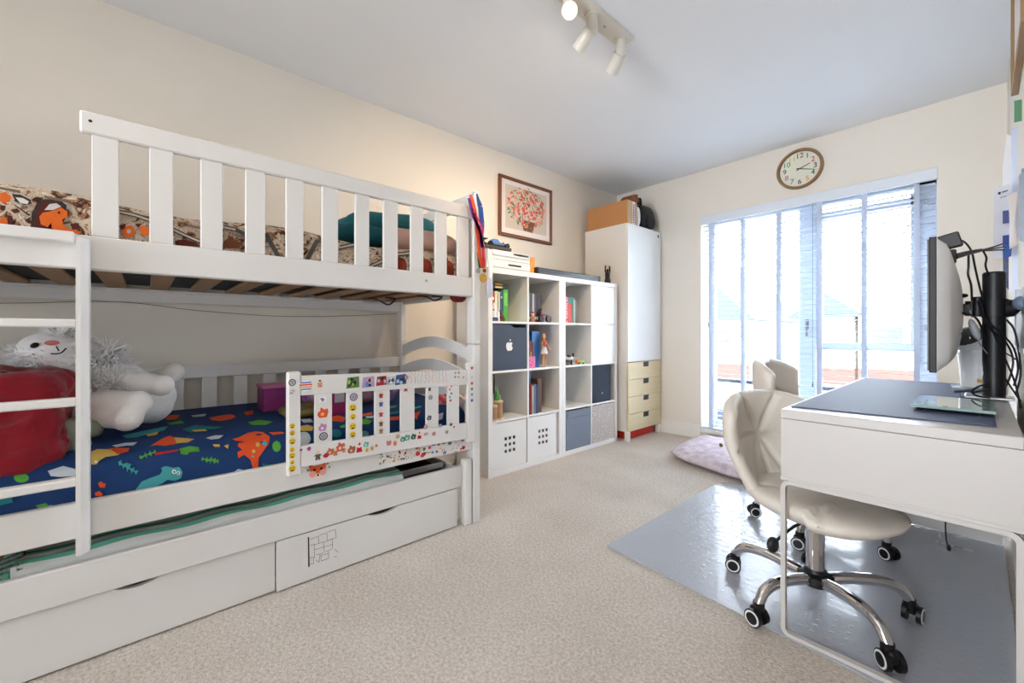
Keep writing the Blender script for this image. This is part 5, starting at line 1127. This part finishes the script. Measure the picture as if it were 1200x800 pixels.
one('floor_cushion', g, LILAC, 'thin mauve and white patterned floor cushion by the window', 'cushion', (-1.35, 3.4, 0))

# ------------------------------------------------------------------ vinyl mat
c = [(-1.172, 1.638), (-1.172, 2.70), (-1.155, 2.86), (-1.09, 2.93), (-1.0, 2.965), (.062, 3.05), (.085, 3.0), (.085, 1.25), (-.45, 1.36), (-1.12, 1.60)]
c = [(-1.168, 1.635), (-1.160, 2.80), (-1.14, 2.90), (-1.06, 2.955), (-.95, 2.97), (.07, 3.03), (.078, 3.02), (.078, 1.52), (-.24, 1.575), (-1.15, 1.625)]
o = one('vinyl_chair_mat', G().prism([(x, y, .002) for x, y in c], (0, 0, .004)), VINYL, 'large clear studded vinyl chair mat under the desk and chairs', 'mat', (-.5, 2.3, 0))
g = G().box(-.14, -.02, 2.83, 2.86, .0062, .0066); lbm = obj('care_label', g, mat('embossed_label', (170, 172, 178), .4), o)
obj('lettering', text_g('BEVIS 14', .018, Matrix.Translation((-.08, 2.845, .007))) if False else G().box(-.13, -.12, 2.84, 2.85, .0066, .0068).box(-.11, -.09, 2.84, 2.85, .0066, .0068).box(-.08, -.05, 2.84, 2.85, .0066, .0068), DARK, lbm)

# ================================================================== DESK
DX0, DX1, DY0, DY1, DZ = -.44, .072, 1.585, 3.02, .755
DW = mat('desk_white', (206, 202, 199), .38, var=.015, vs=3)
t = thing('desk', 'long white writing desk with drawer box along the right wall', 'desk', (-.18, 2.3, 0))
obj('desktop', bx(DX0, DX1, DY0, DY1, DZ - .03, DZ, bev=.0025), DW, t)
obj('end_panel', bx(DX0 + .001, DX1, DY0 + .001, DY0 + .018, .527, DZ - .031, bev=.001), DW, t)
obj('lip', bx(DX0, DX1, DY0 - .002, DY0 + .02, .522, .532, bev=.001), DW, t)
for k in range(3):
    a = DY0 + .02 + k * .466; d = obj('drawer', bx(DX0 + .001, DX0 + .018, a, a + .463, .533, DZ - .033, bev=.001), DW, t)
    obj('drawer_box', G().box(DX0 + .02, DX0 + .42, a + .03, a + .43, .545, DZ - .06), DW, d)
obj('under_panel', bx(DX0 + .02, DX1, DY0 + .018, DY1 - .018, .527, .535, bev=0), DW, t)
obj('end_panel', bx(DX0 + .001, DX1, DY1 - .018, DY1, .012, DZ - .031, bev=.001), DW, t)
def loop(y, w_=.02):
    r = .022; a, b_, z0, z1 = DX0 + .006, DX1 - .006, .010, .515; P_ = []
    for (cx, cz, s0) in ((b_ - r, z0 + r, -PI / 2), (b_ - r, z1 - r, 0), (a + r, z1 - r, PI / 2), (a + r, z0 + r, PI)):
        for k in range(5): th = s0 + PI / 2 * k / 4; P_.append((cx + r * math.cos(th), cz + r * math.sin(th), math.cos(th), math.sin(th)))
    g = G(); n = len(P_); q = .007; V = []
    for x, z, c_, s_ in P_: V.append([g.bm.verts.new(p) for p in ((x + q * c_, y - w_ / 2, z + q * s_), (x + q * c_, y + w_ / 2, z + q * s_), (x - q * c_, y + w_ / 2, z - q * s_), (x - q * c_, y - w_ / 2, z - q * s_))])
    for i in range(n):
        for k in range(4): g.bm.faces.new((V[i][k], V[(i + 1) % n][k], V[(i + 1) % n][(k + 1) % 4], V[i][(k + 1) % 4]))
    return g
obj('loop_leg', loop(DY0 + .012), DW, t)
# items on the desk
g = G().prism([(-.426, 1.648, DZ + .001), (.030, 1.700, DZ + .001), (.030, 3.0, DZ + .001), (-.42, 3.0, DZ + .001)], (0, 0, .003))
o = one('desk_pad', g, mat('slate_desk_pad', (84, 94, 122), .6, var=.05, vs=3, spec=.2), 'dark slate desk pad covering most of the desktop', 'desk mat', (-.2, 2.3, DZ))
t = thing('glass_stand', 'clear glass riser shelf lying on the desk pad', 'stand', (-.06, 2.0, DZ + .004)); GG = mat('green_edge_glass', (150, 178, 172), .04, coat=.5)
obj('shelf', bx(-.150, .032, 1.86, 2.16, DZ + .014, DZ + .023, bev=.001), GG, t)
for a, b_ in ((-.13, 1.88), (-.13, 2.12), (.0, 1.88), (.0, 2.12)): obj('foot', G().cyl((a, b_, DZ + .004), (a, b_, DZ + .014), .006, n=8), BLACK, t)
# monitor (its back faces the wall side)
t = thing('monitor', 'large silver backed monitor seen edge on above the desk', 'monitor', (-.08, 2.33, .874)); SB = mat('monitor_silver', (224, 222, 222), .4, var=.05, vs=8)
MY0, MY1, MZ0, MZ1 = 1.955, 2.68, .876, 1.327
obj('screen', bx(-.1165, -.112, MY0 + .006, MY1 - .006, MZ0 + .006, MZ1 - .006, bev=.0005), RUB, t)
obj('bezel', bx(-.112, -.094, MY0, MY1, MZ0, MZ1, bev=.002), mat('bezel_black', (20, 20, 26), .5), t)
g = G(); a0 = -.094
def fn(u, v):
    y = MY0 + .003 + (MY1 - MY0 - .006) * u; z = MZ0 + .003 + (MZ1 - MZ0 - .006) * v; e_ = min(u, 1 - u, v * .62, (1 - v) * .62) / .5
    return Vector((a0 + .018 * min(1, e_ * 14) + .034 * (1 - (1 - min(1, e_ * 1.6)) ** 2), y, z))
g.grid(fn, 24, 20)
g.box(a0 - .001, a0 + .001, MY0 + .003, MY1 - .003, MZ0 + .003, MZ1 - .003)
obj('back_shell', g, SB, t)
obj('status_port', bx(-.046, -.043, 2.30, 2.31, 1.0, 1.01, bev=.001), DARK, t)
# monitor arm
PXm, PYm = .036, 2.41
t = thing('monitor_stand', 'thick black monitor pole with clamp and swing arm on the desk', 'monitor arm', (PXm, PYm, DZ))
obj('pole', G().cyl((PXm, PYm, DZ + .012), (PXm, PYm, DZ + .478), .030, n=28).cyl((PXm, PYm, DZ + .478), (PXm, PYm, DZ + .484), .030, .026, 28), BLACK, t)
obj('base', bx(PXm - .075, PXm + .05, PYm - .055, PYm + .06, DZ + .004, DZ + .014, bev=.003), STEEL, t)
z = 1.10
obj('collar', G().cyl((PXm, PYm, z - .03), (PXm, PYm, z + .035), .036, n=24), BLACK, t)
obj('arm', bx(-.030, PXm - .03, PYm - .05, PYm - .015, z - .02, z + .012, bev=.006), BLACK, t); obj('joint', G().cyl((-.02, PYm - .03, z - .026), (-.02, PYm - .03, z + .03), .018, n=18).cyl((-.005, PYm - .045, z - .03), (-.005, PYm - .045, z + .045), .014, n=16), BLACK, t)
obj('head_plate', bx(-.052, -.046, PYm - .09, PYm + .03, z - .06, z + .06, bev=.001), BLACK, t); obj('head', bx(-.046, -.02, PYm - .05, PYm - .01, z - .022, z + .02, bev=.004), BLACK, t)
obj('lever', G().sph((-.04, PYm - .075, z + .05), (.012, .02, .008), n=12), BLACK, t)
obj('knob', G().cyl((PXm + .028, PYm, z), (PXm + .05, PYm, z), .034, .03, 18).cyl((PXm + .05, PYm, z), (PXm + .066, PYm, z), .03, .008, 18), BLACK, t)
# webcam and its arm with cable bundle
t = thing('webcam', 'small black webcam clipped above the monitor', 'webcam', (-.06, 2.1, 1.30)); w0 = atY(1112, 283, 2.12)
obj('camera_head', G().box(-.03, .03, -.012, .02, -.026, .026, .004, M=Matrix.Translation(w0) @ rotm(y=math.radians(-14))), BLACK, t)
w1_ = atY(1115, 300, 2.12); obj('clip', G().box(w1_.x - .012, w1_.x + .012, w1_.y - .01, w1_.y + .01, w1_.z - .025, w1_.z + .022, .003), BLACK, t)
pp = [atY(1118, 301, 2.13), atY(1132, 297, 2.2), atY(1150, 293, 2.3)]
obj('gooseneck', G().tube(pp, .009, radii=[.011, .009, .006]), BLACK, t)
def cable(pts, label, r=.0032, col_=BLACK, grp='black cables behind the monitor'):
    P_ = [atY(u, v, y) for u, v, y in pts]; o = one('cable', G().tube(P_, r, 6), col_, label, 'cable', P_[0], grp); return o
cable([(1150, 293, 2.3), (1165, 289, 2.38), (1177, 285, 2.46)], 'upper of the three cable ends reaching towards the wall papers', .003)
cable([(1150, 293.5, 2.3), (1165, 291, 2.38), (1178, 289, 2.46)], 'middle of the three cable ends reaching towards the wall papers', .003)
cable([(1150, 294, 2.3), (1165, 293, 2.38), (1177, 292.5, 2.46)], 'lowest of the three cable ends reaching towards the wall papers', .003)
cable([(1117, 283, 2.13), (1124, 281, 2.15), (1132, 285, 2.2), (1139, 296, 2.25), (1143, 315, 2.3), (1149, 340, 2.34), (1153, 352, 2.36)], 'black cable arching down from the webcam to the arm joint')
cable([(1135, 297, 2.2), (1135, 312, 2.22), (1134.5, 322, 2.22), (1138, 334, 2.25), (1139, 352, 2.28)], 'thin wavy cable hanging left of the pole')
cable([(1152, 294, 2.3), (1156, 302, 2.33), (1155, 312, 2.34), (1160, 326, 2.40)], 'short cable dropping behind the top of the pole')
cable([(1124, 366, 2.2), (1135, 368, 2.2), (1146, 375, 2.28), (1153, 392, 2.36), (1158, 410, 2.44)], 'cable curving from the monitor back to the pole')
cable([(1146, 352, 2.32), (1150, 368, 2.32), (1160, 385, 2.34), (1178, 400, 2.42), (1187, 420, 2.48), (1184, 440, 2.48), (1177, 456, 2.44)], 'long cable looping across and to the right of the pole')
cable([(1150, 356, 2.33), (1156, 375, 2.34), (1175, 392, 2.36), (1188, 408, 2.4), (1193, 432, 2.44), (1188, 452, 2.44)], 'outer cable loop right of the pole')
cable([(1176, 372, 2.42), (1188, 385, 2.44), (1194, 412, 2.44), (1196, 440, 2.44), (1190, 462, 2.42)], 'rightmost cable hanging beside the wall')
cable([(1176, 412, 2.44), (1186, 418, 2.46), (1194, 424, 2.46)], 'short horizontal cable at mid height right of the pole', .0025)
cable([(1176, 440, 2.42), (1185, 454, 2.42), (1196, 470, 2.4)], 'black cable running down to the desk back edge')
cable([(1158, 450, 2.3), (1146, 453, 2.28), (1139, 459, 2.26), (1146, 464, 2.24), (1160, 466, 2.22)], 'cable coiled on the desk left of the pole base')
cable([(1158, 456, 2.3), (1148, 458, 2.28), (1140, 460, 2.27)], 'lower cable strand lying left of the pole base')
cable([(1156, 372, 2.36), (1168, 398, 2.36), (1180, 425, 2.38), (1190, 450, 2.38), (1196, 478, 2.36)], 'cable running diagonally over the face of the pole')
g = G(); a = atY(1142, 386, 2.26); g.sph(a, (.012, .015, .040), E3(0, -16), 18)
t = thing('inline_adapter', 'pale grey oval adapter hanging on a thin cable', 'adapter', a); obj('body', g, GREY, t)
obj('lead', G().tube([atY(1139, 372, 2.26), atY(1137, 364, 2.24)], .0022, 6), GREY, t); obj('lead', G().tube([atY(1146, 399, 2.27), atY(1152, 408, 2.32), atY(1157, 414, 2.36)], .0022, 6), GREY, t)
# security camera
b0 = atY(1145, 447, 2.72); kx, ky = b0.x, b0.y
t = thing('security_camera', 'white pan and tilt home camera with dark glossy lens dome', 'camera', (kx, ky, DZ + .006))
s_ = .0
obj('base', G().lathe([(.075, DZ + .005), (.076, DZ + .012), (.06, DZ + .018)], (kx, ky, 0), 26), GREY, t)
obj('body', G().lathe([(.050, DZ + .018), (.050, DZ + .05), (.056, DZ + .12), (.060, DZ + .17), (.05, DZ + .18), (.01, DZ + .182)], (kx, ky, 0), 26), WHT, t)
hc = Vector((kx - .008, ky, DZ + .215)); obj('head', G().sph(hc, (.062, .062, .058), None, 22), WHT, t)
obj('lens_dome', G().sph(hc + Vector((-.012, -.012, .016)), (.056, .056, .050), None, 22), mat('smoked_dome', (70, 66, 64), .08, coat=.6), t)
obj('label', G().box(kx + .0, kx + .03, ky - .0545, ky - .050, DZ + .04, DZ + .055, .001), flat((220, 170, 50)), t)
one('notebook', G().prism([atZ(1113, 452, DZ + .003), atZ(1160, 450, DZ + .003), atZ(1158, 457, DZ + .003), atZ(1118, 460, DZ + .003)], (0, 0, .008)), mat('slate_blue_cover', (96, 112, 140), .5), 'slate blue notebook lying in front of the home camera', 'notebook', atZ(1135, 455, DZ))
# cable under the desk
p = [atY(u, v, 2.7) for u, v in ((1108, 585), (1108.5, 600), (1108, 615), (1109, 632), (1112, 642))]
one('charger_cable', G().tube(p, .003, 6).sph(p[-1], (.008, .008, .014), None, 10), BLACK, 'black charger cable dangling below the desk', 'cable', p[-1])

# ------------------------------------------------------------------ things pinned on the right wall
t = thing('pinboard', 'wooden framed board high on the right wall', 'board', (XR, 2.6, 2.05)); PB = mat('oak_strip', (150, 118, 80), .5)
obj('backing', bx(XR - .012, XR - .001, 2.22, 2.84, 2.07, 2.50, bev=0), mat('board_face', (228, 222, 220), .8), t)
for a in ((2.20, 2.86, 2.05, 2.07), (2.20, 2.86, 2.50, 2.52), (2.20, 2.22, 2.07, 2.50), (2.84, 2.86, 2.07, 2.50)): obj('frame_bar', bx(XR - .022, XR - .001, *a, bev=.002), PB, t)
def sheet(name, uv, Y0, Y1, m, label, cat, grp=None, th=.002):
    (u0, v0), (u1, v1), (u2, v2), (u3, v3) = uv
    P_ = [atY(u0, v0, Y0), atY(u1, v1, Y1), atY(u2, v2, Y1), atY(u3, v3, Y0)]
    return one(name, G().prism(P_, (0, th, 0)), m, label, cat, P_[0], grp)
sheet('green_folder', ((1188.5, 118), (1199.5, 116), (1199.5, 141), (1188.5, 143.5)), 2.75, 2.62, mat('green_card', (30, 130, 60), .5), 'bright green folded card high on the right wall', 'card')
t = thing('white_box', 'slim white box file fixed on the right wall', 'box file', (.09, 3.1, 1.75)); P_ = [atY(1175.5, 255, 3.05), atY(1175.5, 192, 3.05), atY(1180, 157, 3.05), atY(1186, 160, 3.05), atY(1186, 258, 3.05)]
obj('cover', G().prism(P_, (0, .05, 0)), PAPER, t)
o = sheet('letter', ((1164, 222), (1183.5, 215), (1183.5, 301), (1164, 303)), 2.95, 3.0, PAPER, 'white printed letter with blue blocks hanging beside the cables', 'paper')
g = G()
for uv in (((1176, 246), (1182, 245), (1182, 262), (1176, 263)),): pass
def mark(uv, Y, m, nm='printed_block'):
    P_ = [atY(u, v, Y) for u, v in uv]; obj(nm, G().prism(P_, (0, .0008, 0)), m, o)
mark([(1175, 247), (1182.5, 246), (1182.5, 261), (1175, 262)], 2.945, flat((70, 80, 130)))
mark([(1175, 276), (1182.5, 275), (1182.5, 288), (1175, 289)], 2.945, flat((40, 60, 140)))
mark([(1169, 226.5), (1171, 224.5), (1173, 225), (1172.5, 227.5), (1170, 228)], 2.945, flat((50, 50, 70)), 'logo'); mark([(1174, 224.6), (1181, 222.4), (1181, 223.6), (1174, 226)], 2.945, flat((60, 60, 80)), 'heading'); mark([(1172, 231), (1182, 228.5), (1182, 229.6), (1172, 232)], 2.945, flat((150, 150, 165)), 'heading')
sheet('curled_paper', ((1180, 228), (1193, 224), (1189, 262), (1184, 262)), 2.72, 2.68, mat('warm_white_paper', (226, 214, 208), .7), 'warm white paper curling away from the right wall, upper half', 'paper')
sheet('curled_paper', ((1184, 262), (1189, 262), (1193, 286), (1183, 292)), 2.72, 2.68, MC['warm_white_paper'], 'warm white paper flaring out below the narrow fold', 'paper')
sheet('blue_leaflet', ((1175, 292), (1182, 296), (1182, 340), (1176, 332)), 2.86, 2.84, mat('royal_blue_print', (40, 64, 130), .5, c2=(90, 100, 120), vs=40), 'royal blue leaflet hanging below the printed letter', 'leaflet')
sheet('blue_pouch', ((1176, 284), (1186, 290), (1185, 300), (1176, 303)), 2.84, 2.82, mat('blue_pouch', (50, 90, 170), .4), 'small blue pouch between the letter and the leaflet', 'pouch')
sheet('wall_paper_sheet', ((1170, 330), (1174, 302), (1176, 330), (1172, 336)), 2.9, 2.9, PAPER, 'white paper corner left of the royal blue leaflet', 'paper')
sheet('wall_paper_sheet', ((1185, 150), (1199, 146), (1199, 345), (1186, 345)), 3.0, 2.86, mat('pale_lilac_paper', (214, 218, 234), .7), 'tall pale lilac sheet on the right wall behind the other papers', 'paper')
t = thing('wall_pocket', 'grey wall pocket at the right edge of the view', 'wall pocket', (.1, 2.5, 1.5)); g = G().prism([atY(1194, 206, 2.55), atY(1200, 200, 2.50), atY(1206, 196, 2.45), atY(1206, 285, 2.45), atY(1200, 284, 2.50), atY(1194, 282, 2.55)], (.004, .004, 0)); obj('pocket', g, mat('slate_pocket', (112, 118, 134), .6), t)
obj('teal_insert', G().prism([atY(1197, 198, 2.56), atY(1206, 194, 2.47), atY(1206, 212, 2.47), atY(1197, 212, 2.56)], (.002, .003, 0)), flat((30, 80, 90)), t)
t = thing('silver_panel', 'silver framed panel behind the arm knob on the right wall', 'panel', (.11, 2.6, 1.0)); g = G().box(XR - .012, XR - .001, 2.25, 2.72, .955, 1.17, .002); obj('panel', g, mat('mid_grey_panel', (150, 154, 158), .3), t); obj('frame', G().box(XR - .016, XR - .001, 2.23, 2.74, .935, .955, .002).box(XR - .016, XR - .001, 2.72, 2.74, .955, 1.19, .002), WHT, t)
t = thing('wall_lamp', 'blue grey round lamp head at the right edge beside the arm knob', 'lamp', atY(1197, 355, 2.38)); c_ = atY(1197, 355, 2.36); obj('head', G().sph(c_, (.022, .02, .026), None, 16), mat('blue_grey_plastic', (110, 126, 150), .4), t); obj('neck', G().cyl(c_, c_ + Vector((.03, .05, 0)), .006, n=10), DARK, t)

# ================================================================== CHAIRS
def make_chair(label, zoff, star_off):
    t = thing('swivel_chair', label, 'chair', (0, 0, 0), 'cream quilted swivel chairs at the desk')
    # quilted shell, chair faces +X.  grid point (s, q): s across -1..1, q height 0..1
    def seams(s, z):
        d = 9
        ctr = (0, .5)
        for (x0, y0_, x1, y1_) in ((-1, .5, 1, .5), (0, .5, .36, 1.0), (0, .5, -.36, 1.0), (0, .5, .5, 0), (0, .5, -.5, 0), (0, .5, 0, .0)):
            px_, py_ = s - x0, z - y0_; dx_, dy_ = x1 - x0, y1_ - y0_; u = max(0, min(1, (px_ * dx_ + py_ * dy_) / (dx_ * dx_ + dy_ * dy_)))
            d = min(d, math.hypot((s - x0 - u * dx_) * .9, z - y0_ - u * dy_))
        return d
    zb = .315 + zoff
    def back(front):
        def fn(u, v):
            s = (u - .5) * 2; q = v
            top = 1 - .19 * abs(s) ** 2.8; z = zb + .05 + q * .375 * top
            hw = (.175 + .07 * math.sin(PI * min(1, q) * .55)) * (1 - .04 * q ** 8)
            edge = min(1, (1 - abs(s)) / .10) ** .5 * min(1, max(0, 1 - q) / .07) ** .5
            ang = s * 1.0
            y = hw * math.sin(ang) / math.sin(1.0); wing = .130 * (1 - math.cos(ang)) / (1 - math.cos(1.0))
            x = -.205 - .07 * q + wing - .028 * math.sin(PI * q)
            th = .030 * max(0, edge); gr = .013 * edge * math.exp(-(seams(s, q) / .045) ** 2)
            nx, ny = math.cos(ang * .8), -math.sin(ang * .8)
            k = (th - gr) if front else -th * .8
            return Vector((x + nx * k, y + ny * k, z))
        return fn
    g = G(); g.grid(back(True), 64, 44); g.grid(back(False), 64, 44)
    bmesh.ops.remove_doubles(g.bm, verts=g.bm.verts, dist=.0008)
    obj('backrest', g, LEATHER, t, sharp=80)
    def seat(u, v):
        th = 2 * PI * u; ph = (v - .5) * PI; ce, se = math.cos(th), math.sin(th); r = math.cos(ph) ** .5 if abs(ph) < PI / 2 - 1e-6 else 0
        x = .232 * math.copysign(abs(ce) ** .8, ce) * r; y = .208 * math.copysign(abs(se) ** .75, se) * r
        zz = zb + .055 + .042 * math.sin(ph) + .05 * (x * x + y * y) / .05 * (.5 if x < .1 else .1) - .01
        if ph > 0:
            zz -= .012 * math.exp(-(min(abs(x - y * .8), abs(x + y * .8), abs(y) + .02) / .014) ** 2) * math.cos(ph)
        else: zz -= .022 * math.cos(ph) * (1 - (x * x + y * y) / .06)
        return Vector((x + .015, y, zz))
    g = G(); g.grid(seat, 96, 40, closeu=True); bmesh.ops.remove_doubles(g.bm, verts=g.bm.verts, dist=1e-5); obj('seat', g, LEATHER, t, sharp=80)
    ct = zb - .01
    obj('tilt_plate', G().box(-.09, .09, -.07, .07, ct - .012, ct + .012, .006), BLACK, t)
    obj('stud', G().cyl((-.21, -.225, zb + .22), (-.21, -.229, zb + .22), .008, n=10), mat('dull_brass', (140, 110, 70), .4, .6), t)
    obj('column', G().cyl((0, 0, .125), (0, 0, .275 + zoff * .6), .029, n=28), CHROME, t)
    obj('piston', G().cyl((0, 0, .275 + zoff * .6), (0, 0, ct), .018, n=20), BLACK, t)
    obj('lever', G().tube([(0, -.03, ct - .006), (.01, -.12, ct - .014), (.0, -.19, ct - .06)], .005, 8).sph((.0, -.2, ct - .07), (.016, .022, .028), None, 12), BLACK, t)
    hub = obj('hub', G().lathe([(.045, .085), (.058, .10), (.056, .122), (.036, .13), (.033, .14)], (0, 0, 0), 28), BLACK, t)
    for k in range(5):
        a = k * 2 * PI / 5 + math.radians(star_off); R = Matrix.Rotation(a, 4, 'Z')
        leg = obj('star_leg', G().tube([R @ Vector(p) for p in ((.04, 0, .108), (.12, 0, .122), (.20, 0, .125), (.255, 0, .108), (.282, 0, .07))], .018, 14, radii=[.021, .02, .019, .018, .016]), CHROME, t)
        c = R @ Vector((.291, 0, .03)); sw = Matrix.Translation(c) @ Matrix.Rotation(a + .9 + k * 1.3, 4, 'Z')
        g = G().box(-.016, .022, -.014, .014, -.004, .034, .008, M=sw).cyl(R @ Vector((.282, 0, .05)), R @ Vector((.282, 0, .078)), .018, n=14)
        ca = obj('caster', g, RUB, leg)
        # wheels stay third level: joined into the caster's own parts
        g2 = G()
        for s_ in (-1, 1):
            p0 = sw @ Vector((0, s_ * .012, 0)); p1 = sw @ Vector((0, s_ * .026, 0)); g2.cyl(p0, p1, .029, n=22, mi=0)
            g2.cyl(p1, sw @ Vector((0, s_ * .0275, 0)), .025, n=22, mi=1); g2.cyl(sw @ Vector((0, s_ * .0275, 0)), sw @ Vector((0, s_ * .029, 0)), .019, n=20, mi=0)
        obj('caster_wheels', g2, [RUB, WHT], leg)
    return t
c1 = make_chair('cream quilted swivel chair nearest the camera, pushed under the desk', .018, 57.4)
c1.location = (-.400, 1.842, .006); c1.rotation_euler = (0, 0, math.radians(-25))
c2 = make_chair('cream quilted swivel chair set higher behind the first one', .125, 48)
c2.location = (-.535, 2.565, .006); c2.rotation_euler = (0, 0, math.radians(2))
